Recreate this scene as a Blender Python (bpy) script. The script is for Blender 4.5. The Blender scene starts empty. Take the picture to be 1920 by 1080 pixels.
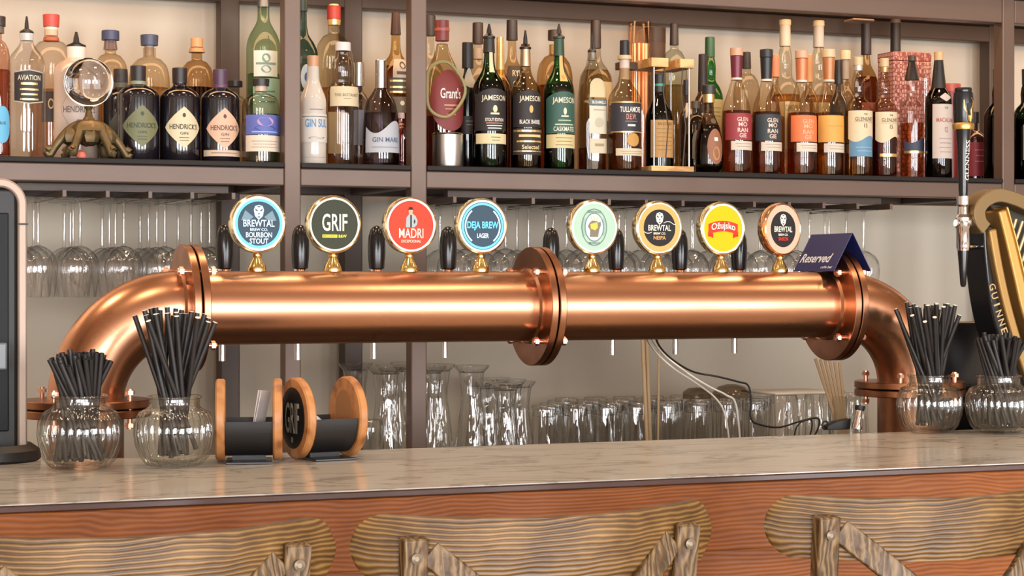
import bpy, math, random
from mathutils import Vector, Matrix
R = math.radians
PI = math.pi
random.seed(7)
SC = bpy.context.scene
COL = SC.collection

# ------------------------------------------------------------------ camera
F_PX = 3740.0
PSI = R(22.0)
TH = math.atan(15 / F_PX)
CAM = Vector((0, 0, 1.42))
FW = Vector((math.sin(PSI) * math.cos(TH), math.cos(PSI) * math.cos(TH), -math.sin(TH)))
RT = Vector((math.cos(PSI), -math.sin(PSI), 0))
UP = RT.cross(FW)
cd = bpy.data.cameras.new('camera')
cd.sensor_width = 36
cd.lens = F_PX / 1920 * 36
cd.clip_start = 0.05
cam = bpy.data.objects.new('camera', cd)
COL.objects.link(cam)
cam.matrix_world = Matrix(((RT.x, UP.x, -FW.x, CAM.x), (RT.y, UP.y, -FW.y, CAM.y), (RT.z, UP.z, -FW.z, CAM.z), (0, 0, 0, 1)))
SC.camera = cam

def ray(px, py):
    return FW + RT * ((px - 960) / F_PX) - UP * ((py - 540) / F_PX)
def at(px, py, Y):
    d = ray(px, py)
    return CAM + d * (Y / d.y)
def onz(px, py, z):
    d = ray(px, py)
    return CAM + d * ((z - CAM.z) / d.z)
def mpp(p):                       # metres per pixel at a world point
    return (p - CAM).dot(FW) / F_PX

# ------------------------------------------------------------------ light and exposure
SC.view_settings.view_transform = 'Standard'
SC.view_settings.look = 'None'
SC.view_settings.gamma = 1
SC.view_settings.use_curve_mapping = False
SC.view_settings.exposure = 0.0
SC.cycles.use_denoising = True
SC.cycles.max_bounces = 10
SC.cycles.diffuse_bounces = 4
SC.cycles.glossy_bounces = 5
SC.cycles.transmission_bounces = 8
SC.cycles.transparent_max_bounces = 40
SC.cycles.sample_clamp_indirect = 6
SC.cycles.blur_glossy = 0.3
SC.cycles.caustics_reflective = False
SC.cycles.caustics_refractive = False
w = bpy.data.worlds.new('World')
SC.world = w
w.use_nodes = True
w.node_tree.nodes['Background'].inputs[0].default_value = (0.75, 0.87, 1.0, 1)
w.node_tree.nodes['Background'].inputs[1].default_value = 1.5

def area(name, loc, rot, sx, sy, power, color):
    l = bpy.data.lights.new(name, 'AREA')
    l.shape = 'RECTANGLE'; l.size = sx; l.size_y = sy; l.energy = power; l.color = color
    o = bpy.data.objects.new(name, l); COL.objects.link(o)
    o.location = loc; o.rotation_euler = rot
    return o
# daylight through the three tall windows across the room
WINX = [(-3.4, -1.7), (-1.0, 0.8), (1.6, 3.3), (4.1, 5.8)]
for i, (a, b) in enumerate(WINX):
    area('daylight', ((a + b) / 2, -3.58, 1.45), (R(90), 0, 0), b - a, 2.3, 262, (0.96, 0.98, 1.0))
# warm downlights over the bar and a warm strip under the upper shelf
for x in (-0.9, 0.5, 1.9, 3.3):
    area('downlight', (x, 2.7, 3.14), (0, 0, 0), 0.22, 0.22, 8, (1.0, 0.76, 0.52))
for x in (-0.2, 1.3, 2.8):
    area('aisle_downlight', (x, 3.95, 3.14), (0, 0, 0), 0.2, 0.2, 12, (1.0, 0.72, 0.48))
area('shelf_strip', (1.9, 4.50, 2.135), (R(14), 0, 0), 4.4, 0.10, 11, (1.0, 0.58, 0.29))

# ------------------------------------------------------------------ materials
def lin(h):
    h = h.lstrip('#')
    v = [int(h[i:i + 2], 16) / 255 for i in (0, 2, 4)]
    return tuple(c / 12.92 if c <= .04045 else ((c + .055) / 1.055) ** 2.4 for c in v) + (1,)
MATS = {}
def newmat(name):
    m = bpy.data.materials.new(name); m.use_nodes = True
    nt = m.node_tree
    return m, nt, nt.nodes['Principled BSDF']
def pmat(name, color, rough=.5, metal=0., emit=0., spec=None, bump=0., bscale=200., var=0., vscale=8., coat=0.):
    """plain surface with a little procedural variation"""
    if name in MATS: return MATS[name]
    m, nt, b = newmat(name)
    c = lin(color) if isinstance(color, str) else tuple(color) + (1,)
    b.inputs['Base Color'].default_value = c
    b.inputs['Roughness'].default_value = rough
    b.inputs['Metallic'].default_value = metal
    if coat: b.inputs['Coat Weight'].default_value = coat; b.inputs['Coat Roughness'].default_value = .08
    if spec is not None: b.inputs['Specular IOR Level'].default_value = spec
    if emit:
        b.inputs['Emission Color'].default_value = c
        b.inputs['Emission Strength'].default_value = emit
    tc = nt.nodes.new('ShaderNodeTexCoord')
    if True:
        n = nt.nodes.new('ShaderNodeTexNoise'); n.inputs['Scale'].default_value = vscale; n.inputs['Detail'].default_value = 4
        nt.links.new(tc.outputs['Object'], n.inputs['Vector'])
        mx = nt.nodes.new('ShaderNodeMix'); mx.data_type = 'RGBA'
        v = var if var else .04
        mx.inputs[6].default_value = tuple(x * (1 - v) for x in c[:3]) + (1,)
        mx.inputs[7].default_value = tuple(min(1, x * (1 + v)) for x in c[:3]) + (1,)
        nt.links.new(n.outputs['Fac'], mx.inputs[0]); nt.links.new(mx.outputs[2], b.inputs['Base Color'])
    if bump:
        n2 = nt.nodes.new('ShaderNodeTexNoise'); n2.inputs['Scale'].default_value = bscale
        nt.links.new(tc.outputs['Object'], n2.inputs['Vector'])
        bp = nt.nodes.new('ShaderNodeBump'); bp.inputs['Strength'].default_value = bump; bp.inputs['Distance'].default_value = .002
        nt.links.new(n2.outputs['Fac'], bp.inputs['Height']); nt.links.new(bp.outputs[0], b.inputs['Normal'])
    MATS[name] = m
    return m
def glass(name, color, edge=None, refl=1.0, rough=0.02, wav=0., base=.045):
    """clear thin-walled glass: tinted transmission that deepens where the wall is seen edge-on, Fresnel reflection on top"""
    if name in MATS: return MATS[name]
    m = bpy.data.materials.new(name); m.use_nodes = True
    nt = m.node_tree; nt.nodes.remove(nt.nodes['Principled BSDF'])
    out = nt.nodes['Material Output']
    c = lin(color) if isinstance(color, str) else tuple(color) + (1,)
    e = lin(edge) if isinstance(edge, str) else (tuple(edge) + (1,) if edge else tuple(x ** 1.5 * .62 for x in c[:3]) + (1,))
    c = tuple(x ** .6 for x in c[:3]) + (1,); e = tuple(x ** .6 for x in e[:3]) + (1,)      # each ray crosses two walls
    lw = nt.nodes.new('ShaderNodeLayerWeight'); lw.inputs['Blend'].default_value = .5
    pw = nt.nodes.new('ShaderNodeMath'); pw.operation = 'POWER'; pw.inputs[1].default_value = 3.0
    nt.links.new(lw.outputs['Facing'], pw.inputs[0])
    mx = nt.nodes.new('ShaderNodeMix'); mx.data_type = 'RGBA'
    mx.inputs[6].default_value = c; mx.inputs[7].default_value = e
    nt.links.new(pw.outputs[0], mx.inputs[0])
    tr = nt.nodes.new('ShaderNodeBsdfTransparent'); nt.links.new(mx.outputs[2], tr.inputs[0])
    gl = nt.nodes.new('ShaderNodeBsdfGlossy'); gl.inputs['Roughness'].default_value = rough
    p5 = nt.nodes.new('ShaderNodeMath'); p5.operation = 'POWER'; p5.inputs[1].default_value = 5
    nt.links.new(lw.outputs['Facing'], p5.inputs[0])
    mul = nt.nodes.new('ShaderNodeMath'); mul.operation = 'MULTIPLY_ADD'; mul.inputs[1].default_value = .6 * refl; mul.inputs[2].default_value = base * refl; mul.use_clamp = True
    nt.links.new(p5.outputs[0], mul.inputs[0])
    if wav:       # cast ripples running down the wall
        tc = nt.nodes.new('ShaderNodeTexCoord'); mp = nt.nodes.new('ShaderNodeMapping'); mp.inputs['Scale'].default_value = (95, 95, 9)
        nz = nt.nodes.new('ShaderNodeTexNoise'); nz.inputs['Scale'].default_value = 1; nz.inputs['Detail'].default_value = 1.5
        nt.links.new(tc.outputs['Object'], mp.inputs[0]); nt.links.new(mp.outputs[0], nz.inputs['Vector'])
        bp = nt.nodes.new('ShaderNodeBump'); bp.inputs['Strength'].default_value = wav; bp.inputs['Distance'].default_value = .006
        nt.links.new(nz.outputs['Fac'], bp.inputs['Height'])
        nt.links.new(bp.outputs[0], lw.inputs['Normal']); nt.links.new(bp.outputs[0], gl.inputs['Normal'])
    ms = nt.nodes.new('ShaderNodeMixShader')
    nt.links.new(mul.outputs[0], ms.inputs[0]); nt.links.new(tr.outputs[0], ms.inputs[1]); nt.links.new(gl.outputs[0], ms.inputs[2])
    nt.links.new(ms.outputs[0], out.inputs[0])
    MATS[name] = m
    return m
def woodmat(name, cols, scale=(1, 1, 1), rough=.4, dist=3., bump=.3, noise=1.0, coat=0., stops=(0.25, .5, .75), lines=0, axis='Z', wob=6., spec=.5):
    """grain running along the local X axis"""
    if name in MATS: return MATS[name]
    m, nt, b = newmat(name)
    tc = nt.nodes.new('ShaderNodeTexCoord'); mp = nt.nodes.new('ShaderNodeMapping')
    mp.inputs['Scale'].default_value = scale
    nt.links.new(tc.outputs['Object'], mp.inputs[0])
    n = nt.nodes.new('ShaderNodeTexNoise'); n.inputs['Scale'].default_value = 1; n.inputs['Detail'].default_value = 3; n.inputs['Distortion'].default_value = dist * .3
    nt.links.new(mp.outputs[0], n.inputs['Vector'])
    # rings: sine of a warped coordinate
    ml = nt.nodes.new('ShaderNodeMath'); ml.operation = 'MULTIPLY'; ml.inputs[1].default_value = 18 * noise
    nt.links.new(n.outputs['Fac'], ml.inputs[0])
    sn = nt.nodes.new('ShaderNodeMath'); sn.operation = 'SINE'; nt.links.new(ml.outputs[0], sn.inputs[0])
    if lines:
        sx_ = nt.nodes.new('ShaderNodeSeparateXYZ'); nt.links.new(tc.outputs['Object'], sx_.inputs[0])
        ma = nt.nodes.new('ShaderNodeMath'); ma.operation = 'MULTIPLY_ADD'; ma.inputs[1].default_value = lines
        ml.inputs[1].default_value = wob * 4
        nt.links.new(sx_.outputs[axis], ma.inputs[0]); nt.links.new(ml.outputs[0], ma.inputs[2]); nt.links.new(ma.outputs[0], sn.inputs[0])
    n2 = nt.nodes.new('ShaderNodeTexNoise'); n2.inputs['Scale'].default_value = 6; n2.inputs['Detail'].default_value = 6
    nt.links.new(mp.outputs[0], n2.inputs['Vector'])
    ad = nt.nodes.new('ShaderNodeMath'); ad.operation = 'MULTIPLY_ADD'; ad.inputs[1].default_value = .28; 
    nt.links.new(sn.outputs[0], ad.inputs[0]); nt.links.new(n2.outputs['Fac'], ad.inputs[2])
    cr = nt.nodes.new('ShaderNodeValToRGB')
    cr.color_ramp.elements[0].position = stops[0]; cr.color_ramp.elements[0].color = lin(cols[0])
    cr.color_ramp.elements[1].position = stops[2]; cr.color_ramp.elements[1].color = lin(cols[2])
    e = cr.color_ramp.elements.new(stops[1]); e.color = lin(cols[1])
    nt.links.new(ad.outputs[0], cr.inputs[0]); nt.links.new(cr.outputs[0], b.inputs['Base Color'])
    b.inputs['Roughness'].default_value = rough; b.inputs['Specular IOR Level'].default_value = spec
    if coat: b.inputs['Coat Weight'].default_value = coat; b.inputs['Coat Roughness'].default_value = .12
    bp = nt.nodes.new('ShaderNodeBump'); bp.inputs['Strength'].default_value = bump; bp.inputs['Distance'].default_value = .002
    nt.links.new(ad.outputs[0], bp.inputs['Height']); nt.links.new(bp.outputs[0], b.inputs['Normal'])
    MATS[name] = m
    return m
def coppermat(name, base, dark, rough):
    m, nt, b = newmat(name)
    tc = nt.nodes.new('ShaderNodeTexCoord'); mp = nt.nodes.new('ShaderNodeMapping'); mp.inputs['Scale'].default_value = (5, 14, 14)
    nt.links.new(tc.outputs['Object'], mp.inputs[0])
    n = nt.nodes.new('ShaderNodeTexNoise'); n.inputs['Scale'].default_value = 1; n.inputs['Detail'].default_value = 5
    nt.links.new(mp.outputs[0], n.inputs['Vector'])
    cr = nt.nodes.new('ShaderNodeValToRGB')
    cr.color_ramp.elements[0].position = .3; cr.color_ramp.elements[0].color = dark
    cr.color_ramp.elements[1].position = .65; cr.color_ramp.elements[1].color = base
    nt.links.new(n.outputs['Fac'], cr.inputs[0]); nt.links.new(cr.outputs[0], b.inputs['Base Color'])
    b.inputs['Metallic'].default_value = 1
    mr = nt.nodes.new('ShaderNodeMapRange'); mr.inputs[3].default_value = rough * 1.25; mr.inputs[4].default_value = rough * .8
    nt.links.new(n.outputs['Fac'], mr.inputs[0]); nt.links.new(mr.outputs[0], b.inputs['Roughness'])
    MATS[name] = m
    return m
def marblemat():
    m, nt, b = newmat('marble')
    tc = nt.nodes.new('ShaderNodeTexCoord'); mp = nt.nodes.new('ShaderNodeMapping')
    mp.inputs['Scale'].default_value = (1.5, 4, 4); mp.inputs['Rotation'].default_value = (0, 0, R(14))
    nt.links.new(tc.outputs['Object'], mp.inputs[0])
    n = nt.nodes.new('ShaderNodeTexNoise'); n.inputs['Scale'].default_value = 2.2; n.inputs['Detail'].default_value = 9; n.inputs['Distortion'].default_value = 1.2
    nt.links.new(mp.outputs[0], n.inputs['Vector'])
    sb = nt.nodes.new('ShaderNodeMath'); sb.operation = 'SUBTRACT'; sb.inputs[1].default_value = .5
    ab = nt.nodes.new('ShaderNodeMath'); ab.operation = 'ABSOLUTE'
    nt.links.new(n.outputs['Fac'], sb.inputs[0]); nt.links.new(sb.outputs[0], ab.inputs[0])
    cr = nt.nodes.new('ShaderNodeValToRGB')
    cr.color_ramp.elements[0].position = 0; cr.color_ramp.elements[0].color = lin('#9f9a93')
    cr.color_ramp.elements[1].position = .035; cr.color_ramp.elements[1].color = lin('#c6c2bb')
    e = cr.color_ramp.elements.new(.3); e.color = lin('#cdc9c3')
    nt.links.new(ab.outputs[0], cr.inputs[0]); nt.links.new(cr.outputs[0], b.inputs['Base Color'])
    b.inputs['Roughness'].default_value = .16
    MATS['marble'] = m
    return m
COPPER = coppermat('copper', (0.60, 0.30, 0.172, 1), (0.50, 0.24, 0.135, 1), .285)
COPPER2 = coppermat('copper_flange', (0.44, 0.20, 0.11, 1), (0.27, 0.12, 0.065, 1), .3)
BOLT = pmat('bolt_copper', (0.85, 0.48, 0.33), .3, 1)
BRASS = pmat('brass', (0.80, 0.60, 0.26), .18, 1)
BRASS_PALE = pmat('brass_pale', (0.86, 0.78, 0.52), .14, 1)
CHROME = pmat('chrome', (0.80, 0.80, 0.82), .08, 1)
STEEL = pmat('brushed_steel', (0.60, 0.60, 0.61), .28, 1)
BRONZE = pmat('bronze', (0.15, 0.105, 0.05), .5, .75, var=.5, vscale=60)
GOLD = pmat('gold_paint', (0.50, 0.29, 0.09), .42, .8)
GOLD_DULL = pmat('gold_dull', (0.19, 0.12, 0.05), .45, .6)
BLACKP = pmat('black_plastic', '#17171a', .22)
BLACKM = pmat('black_matte', '#1b1817', .55, bump=.1)
STRAW = pmat('straw_black', '#1d1918', .5)
STRAWEND = pmat('straw_end', '#e8e2d8', .6)
FRAME = pmat('shelf_metal', '#624d41', .42, .15, bump=.05, var=.1)
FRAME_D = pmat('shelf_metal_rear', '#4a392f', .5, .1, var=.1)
BOARD = pmat('shelf_board', '#221e1d', .55, spec=.2)
WALL = pmat('plaster_cream', '#cfc1ae', .9, bump=.15, bscale=90, var=.03, vscale=3)
WALLP = pmat('plaster_room', '#cbbba8', .9)
CEIL = pmat('ceiling_paint', '#b39c84', .9)
MARBLE = marblemat()
BARWOOD = woodmat('bar_front_wood', ('#6f3a15', '#874a1c', '#9a5a27'), (2.6, 5, 7), .42, 1.6, .25, stops=(.0, .5, 1.), lines=950, wob=14, spec=.22)
TRIMD = pmat('dark_edge', '#4a2c20', .3)
STOOLW = woodmat('stool_wood', ('#402a12', '#64451f', '#967342'), (3.2, 3, 5), .44, 1.6, .5, stops=(.12, .5, 1.05), lines=1000, wob=14)
STOOLP = woodmat('stool_post_wood', ('#3e2d18', '#63492c', '#8c7350'), (30, 30, 7), .46, 1.2, .6, stops=(.1, .5, 1.05), lines=500, axis='X', wob=9)
DISCW = woodmat('disc_wood', ('#855029', '#ab713f', '#bb804c'), (8, 8, 8), .45, 2, .1)
OAK = woodmat('oak_light', ('#b1824c', '#d3a368', '#e0b47a'), (4, 14, 14), .5, 1, .1)
FLOORW = woodmat('floor_wood', ('#5d3f29', '#7d5a3d', '#8c6a4b'), (1, 9, 9), .4, 3, .1)
CABW = woodmat('back_cabinet_wood', ('#3a2418', '#54382a', '#65473a'), (2, 8, 8), .45, 2, .1)
G_CLEAR = glass('glass_clear', (.98, .985, .98), (.60, .62, .60), 1.2)
G_TUMB = glass('glass_tumbler', (.975, .98, .975), (.30, .32, .31), 1.5, wav=1., base=.075)
G_STEM = glass('glass_stemware', (.975, .98, .985), (.34, .36, .37), 1.5, wav=.7, base=.065)
G_JAR = glass('glass_jar', (.97, .98, .965), (.34, .36, .31), 1.4, wav=.5, base=.06)

# ------------------------------------------------------------------ builders
class MB:
    def __init__(s): s.v = []; s.f = []; s.m = []
    def add(s, vs, fs, M=None, mi=0):
        o = len(s.v)
        s.v += [tuple(M @ Vector(p)) if M else tuple(p) for p in vs]
        s.f += [tuple(i + o for i in f) for f in fs]
        s.m += [mi] * len(fs)
        return s
    def box(s, x0, x1, y0, y1, z0, z1, M=None, mi=0):
        v = [(x, y, z) for x in (x0, x1) for y in (y0, y1) for z in (z0, z1)]
        f = [(0, 1, 3, 2), (4, 6, 7, 5), (0, 4, 5, 1), (2, 3, 7, 6), (0, 2, 6, 4), (1, 5, 7, 3)]
        return s.add(v, f, M, mi)
    def lathe(s, prof, seg=32, M=None, e=0, sx=1, sy=1, rip=0, nrip=0, mi=0, a0=0, caps=True):
        """prof: (r,z) from bottom to top; e: superellipse exponent of the section; rip: depth of flutes"""
        v = []; f = []
        for (r, z) in prof:
            for k in range(seg):
                a = 2 * PI * k / seg + a0
                q = 1.
                if e:
                    q = (abs(math.cos(a)) ** e + abs(math.sin(a)) ** e) ** (-1 / e)
                if rip and nrip: q *= 1 + rip * math.cos(nrip * a)
                v.append((r * q * sx * math.cos(a), r * q * sy * math.sin(a), z))
        n = len(prof)
        for i in range(n - 1):
            for k in range(seg):
                k2 = (k + 1) % seg
                f.append((i * seg + k, i * seg + k2, (i + 1) * seg + k2, (i + 1) * seg + k))
        if caps and prof[0][0] > 1e-6: f.append(tuple(reversed(range(seg))))
        if caps and prof[-1][0] > 1e-6: f.append(tuple((n - 1) * seg + k for k in range(seg)))
        return s.add(v, f, M, mi)
    def sweep(s, path, sect, up=Vector((0, 0, 1)), closed=False, caps=True, scales=None, mi=0):
        """sweep a 2-D section (side, up) along path points"""
        P = [Vector(p) for p in path]; n = len(P); m = len(sect); v = []; f = []
        for i in range(n):
            t = (P[(i + 1) % n] - P[i - 1]) if closed else (P[min(i + 1, n - 1)] - P[max(i - 1, 0)])
            t.normalize()
            sd = t.cross(up)
            if sd.length < 1e-4: sd = t.cross(Vector((1, 0, 0)))
            sd.normalize(); u2 = sd.cross(t)
            k = scales[i] if scales else 1.
            for (a, b) in sect: v.append(tuple(P[i] + sd * a * k + u2 * b * k))
        for i in range(n if closed else n - 1):
            j = (i + 1) % n
            for k in range(m):
                k2 = (k + 1) % m
                f.append((i * m + k, i * m + k2, j * m + k2, j * m + k))
        if caps and not closed:
            f.append(tuple(reversed(range(m)))); f.append(tuple((n - 1) * m + k for k in range(m)))
        return s.add(v, f, None, mi)
    def tube(s, path, r, seg=12, **k):
        return s.sweep(path, [(r * math.cos(2 * PI * i / seg), r * math.sin(2 * PI * i / seg)) for i in range(seg)], **k)
    def build(s, name, mat, parent=None, smooth=True, bevel=0, loc=None, angle=35):
        me = bpy.data.meshes.new(name); me.from_pydata(s.v, [], s.f)
        for mm in (mat if isinstance(mat, (list, tuple)) else [mat]): me.materials.append(mm)
        me.polygons.foreach_set('material_index', s.m)
        o = bpy.data.objects.new(name, me); COL.objects.link(o)
        if parent: o.parent = parent
        if loc: o.location = loc
        if bevel:
            b = o.modifiers.new('bevel', 'BEVEL'); b.width = bevel; b.segments = 2; b.limit_method = 'ANGLE'
        if smooth:
            me.polygons.foreach_set('use_smooth', [True] * len(me.polygons))
            me.set_sharp_from_angle(angle=R(angle))
        me.update()
        return o
def rectsec(w, h): return [(-w / 2, -h / 2), (w / 2, -h / 2), (w / 2, h / 2), (-w / 2, h / 2)]
def curve(pts, n=8):
    P = [Vector(p) for p in pts]; out = []
    for i in range(len(P) - 1):
        p0, p1_, p2_, p3_ = P[max(0, i - 1)], P[i], P[i + 1], P[min(len(P) - 1, i + 2)]
        for k_ in range(n):
            u = k_ / n
            out.append(.5 * (2 * p1_ + (p2_ - p0) * u + (2 * p0 - 5 * p1_ + 4 * p2_ - p3_) * u * u + (3 * p1_ - p0 - 3 * p2_ + p3_) * u ** 3))
    out.append(P[-1]); return out
def tag(o, label, cat, group=None, kind=None):
    if label: o['label'] = label
    if cat: o['category'] = cat
    if group: o['group'] = group
    if kind: o['kind'] = kind
    return o
def thing(name, label, cat, loc=(0, 0, 0), rz=0., group=None):
    o = bpy.data.objects.new(name, None); COL.objects.link(o)
    o.empty_display_size = .05
    o.location = loc; o.rotation_euler = (0, 0, rz)
    return tag(o, label, cat, group)
def structure(o): o['kind'] = 'structure'; return o
def dup(root, loc, rz=0., label=None, group=None, scale=None):
    r = root.copy(); COL.objects.link(r); r.location = loc; r.rotation_euler = (0, 0, rz)
    if label: r['label'] = label
    if group: r['group'] = group
    if scale: r.scale = scale
    for ch in list(root.children):
        c = ch.copy(); COL.objects.link(c); c.parent = r
        for g in ch.children:
            d = g.copy(); COL.objects.link(d); d.parent = c
    return r

_T = {}
def textgeo(body, bold=0.0):
    k = (body, bold)
    if k not in _T:
        c = bpy.data.curves.new('t', 'FONT'); c.body = body; c.size = 1; c.resolution_u = 3; c.offset = bold
        o = bpy.data.objects.new('t', c)
        me = bpy.data.meshes.new_from_object(o)
        vs = [(v.co.x, v.co.y) for v in me.vertices]; fs = [tuple(p.vertices) for p in me.polygons]
        bpy.data.objects.remove(o); bpy.data.curves.remove(c); bpy.data.meshes.remove(me)
        x0 = min(v[0] for v in vs); x1 = max(v[0] for v in vs); y0 = min(v[1] for v in vs); y1 = max(v[1] for v in vs)
        _T[k] = ([((x - (x0 + x1) / 2) / (x1 - x0), (y - (y0 + y1) / 2) / (y1 - y0)) for x, y in vs], fs)
    return _T[k]
def text_flat(name, lines, mat, parent, off=.0006, bold=.01, arc=0.):
    """lines: (string, cx, cz, width, height) printed on a panel in the local XZ plane facing -Y"""
    mb = MB()
    for (s_, cx, cz, w_, h_) in lines:
        vs, fs = textgeo(s_, bold)
        mb.add([(cx + x * w_, -off, cz + y * h_ - arc * (x * w_) ** 2) for x, y in vs], fs)
    return mb.build(name, mat, parent, smooth=False)
def flat(name, pts, off, mat, parent):
    mb = MB(); mb.add([(x, -off, z) for x, z in pts], [tuple(range(len(pts)))])
    return mb.build(name, mat, parent, smooth=False)
def circ(r, n=48, cx=0, cz=0, sx=1, a0=0, a1=2 * PI):
    return [(cx + sx * r * math.cos(a0 + (a1 - a0) * i / n), cz + r * math.sin(a0 + (a1 - a0) * i / n)) for i in range(n)]
def ringflat(name, r0, r1, off, mat, parent, n=56, sx=1., cx=0, cz=0, segs=None):
    mb = MB(); v = []; f = []
    for i in range(n):
        a = 2 * PI * i / n
        v += [(cx + sx * r0 * math.cos(a), -off, cz + r0 * math.sin(a)), (cx + sx * r1 * math.cos(a), -off, cz + r1 * math.sin(a))]
    for i in range(n):
        if segs and not segs(2 * PI * (i + .5) / n): continue
        j = (i + 1) % n
        f.append((2 * i, 2 * i + 1, 2 * j + 1, 2 * j))
    mb.add(v, f)
    return mb.build(name, mat, parent, smooth=False)

# ================================================================== the room
X0, X1, YF, YB, ZC = -4.2, 6.6, -3.5, 4.90, 3.2
structure(MB().box(X0, X1, YF, YB + .1, -.1, 0).build('floor', FLOORW, smooth=False))
structure(MB().box(X0, X1, YF, YB + .1, ZC, ZC + .1).build('ceiling', CEIL, smooth=False))
structure(MB().box(X0, X1, YB, YB + .1, 0, ZC).build('wall_back', WALL, smooth=False))
structure(MB().box(X0 - .1, X0, YF, YB + .1, 0, ZC).build('wall_left', WALLP, smooth=False))
structure(MB().box(X1, X1 + .1, YF, YB + .1, 0, ZC).build('wall_right', WALLP, smooth=False))
mb = MB(); zs, ze = .3, 2.6
mb.box(X0, X1, YF - .1, YF, 0, zs); mb.box(X0, X1, YF - .1, YF, ze, ZC)
xs = [X0] + [c for ab in WINX for c in ab] + [X1]
for i in range(0, len(xs), 2): mb.box(xs[i], xs[i + 1], YF - .1, YF, zs, ze)
structure(mb.build('wall_front', WALLP, smooth=False))
for i, (a, b) in enumerate(WINX):
    mb = MB()
    for xx in (a, (a + b) / 2 - .03, b - .06): mb.box(xx, xx + .06, YF - .06, YF + .01, zs, ze)
    for zz in (zs, 1.95, ze - .06): mb.box(a, b, YF - .055, YF + .005, zz, zz + .06)
    structure(mb.build('window_%d' % (i + 1), pmat('window_frame', '#3b2e27', .4), smooth=False))

# ================================================================== back-bar shelving
SH = 1.683          # top of the bottle shelf
YS, YR = 4.33, 4.81
def X(px, Y, py=525): return at(px, py, Y).x
shelving = thing('bar_shelving', 'taupe metal back bar shelving frame fixed against the cream wall', 'shelving', (0, YS, .0))
def sbox(name, x0, x1, y0, y1, z0, z1, mat, bev=.003):
    return MB().box(x0, x1, y0 - YS, y1 - YS, z0, z1).build(name, mat, shelving, smooth=False, bevel=bev)
xe0, xe1 = X(-260, YS), X(2300, YS)
p1, p2, p3 = X(549, YS), X(786, YS), X(1891, YS)
for p in (p1, p2, p3): sbox('post', p - .019, p + .019, YS, YS + .04, .93, 2.6, FRAME)
for px in (432, 663, 1868):
    p = X(px, YR); sbox('rear_post', p - .024, p + .024, YR, YR + .05, .93, 2.6, FRAME_D)
segs = [(xe0, p1 - .019), (p1 + .019, p2 - .019), (p2 + .019, p3 - .019), (p3 + .019, xe1)]
for a, b in segs:
    sbox('front_beam', a, b, YS + .001, YS + .039, SH - .052, SH - .012, FRAME)
    sbox('front_beam', a, b, YS + .001, YS + .039, 2.088, 2.150, FRAME)
sbox('rear_beam', xe0, xe1, YR + .002, YR + .045, SH - .05, SH - .012, FRAME_D)
sbox('rear_beam', xe0, xe1, YR + .002, YR + .045, 2.105, 2.150, FRAME_D)
for a, b in segs:
    sbox('shelf_board', a, b, YS - .004, YR + .05, SH - .0115, SH, BOARD, .002)
sbox('upper_board', xe0, xe1, YS - .01, YR + .05, 2.1505, 2.170, FRAME_D)
for a in (p1, p2, p3):
    sbox('cross_beam', a - .015, a + .015, YS + .041, YR, SH - .05, SH - .0125, FRAME_D)
sbox('weld_plate', X(1600, 4.5), X(1640, 4.5), 4.5, 4.55, 2.098, 2.1045, FRAME)

# glass hanging rack rails under the shelf (part of its own rack)
def rack(px0, px1, label):
    a, b = X(px0, 4.5), X(px1, 4.5)
    t = thing('glass_rack', label, 'glass rack', ((a + b) / 2, 4.56, 1.60))
    L = (b - a) / 2
    n = max(2, int(round(2 * L / .1)))
    for i in range(n + 1):
        x = -L + i * 2 * L / n
        MB().box(x - .004, x + .004, -.21, .19, .0, .014).build('rail', FRAME, t, smooth=False)
    for y in (-.15, .15):
        MB().box(-L, L, y - .012, y + .012, .0145, .030).build('crossbar', FRAME_D, t, smooth=False)
    return a, b, n

# back counter below
mbc = MB().box(xe0, xe1, 4.22, 4.895, .885, .925)
tag(mbc.build('back_worktop', pmat('back_worktop', '#8d8983', .35), smooth=False, bevel=.003), 'grey back counter worktop carrying the upturned beer glasses', 'worktop')
nb = 6
for i in range(nb):
    a = xe0 + (xe1 - xe0) * i / nb; b = xe0 + (xe1 - xe0) * (i + 1) / nb - .004
    t = thing('base_cabinet', 'dark wooden base cabinet under the back counter', 'cabinet', ((a + b) / 2, 4.56, 0), 0, 'base cabinets under the back counter')
    h = (b - a) / 2
    MB().box(-h, h, -.26, .33, 0.001, .883).build('body', CABW, t, smooth=False)
    d = MB().box(-h + .01, h - .01, -.285, -.262, .1, .86).build('door', CABW, t, smooth=False, bevel=.003)
    MB().box(h - .08, h - .06, -.305, -.286, .6, .75).build('handle', STEEL, d, smooth=False, bevel=.002)

# ================================================================== bar counter
BT = 1.118
YC0, YC1 = 2.74, 3.385
bar = thing('bar_counter', 'long bar counter with orange brown plank front and dark edge below the pale top', 'bar counter', (1, YC0, 0))
bx0, bx1 = -1.6 - 1, 4.6 - 1
body = MB()
zz = [0, .16, .32, .48, .64, .80, .90, 1.000]
for i in range(len(zz) - 1):
    body.box(bx0, bx1, .035, .075, zz[i] + (.0025 if i else 0), zz[i + 1] - .0025)
body.box(bx0 + .01, bx1 - .01, .05, .62, 0, 1.105)
body.build('front_panel', BARWOOD, bar, smooth=False, bevel=.002)
MB().box(bx0, bx1, .004, .035, 1.000, 1.105).build('fascia', BARWOOD, bar, smooth=False, bevel=.002)
tr = MB().box(bx0, bx1, .0, .64, 1.1055, 1.1158).build('edge_trim', TRIMD, bar, smooth=False, bevel=.002)
top = MB().box(bx0 - .01, bx1 + .01, -.001, YC1 - YC0, BT - .002, BT).build('bar_top', MARBLE, bar, smooth=False, bevel=.0004)
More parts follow.
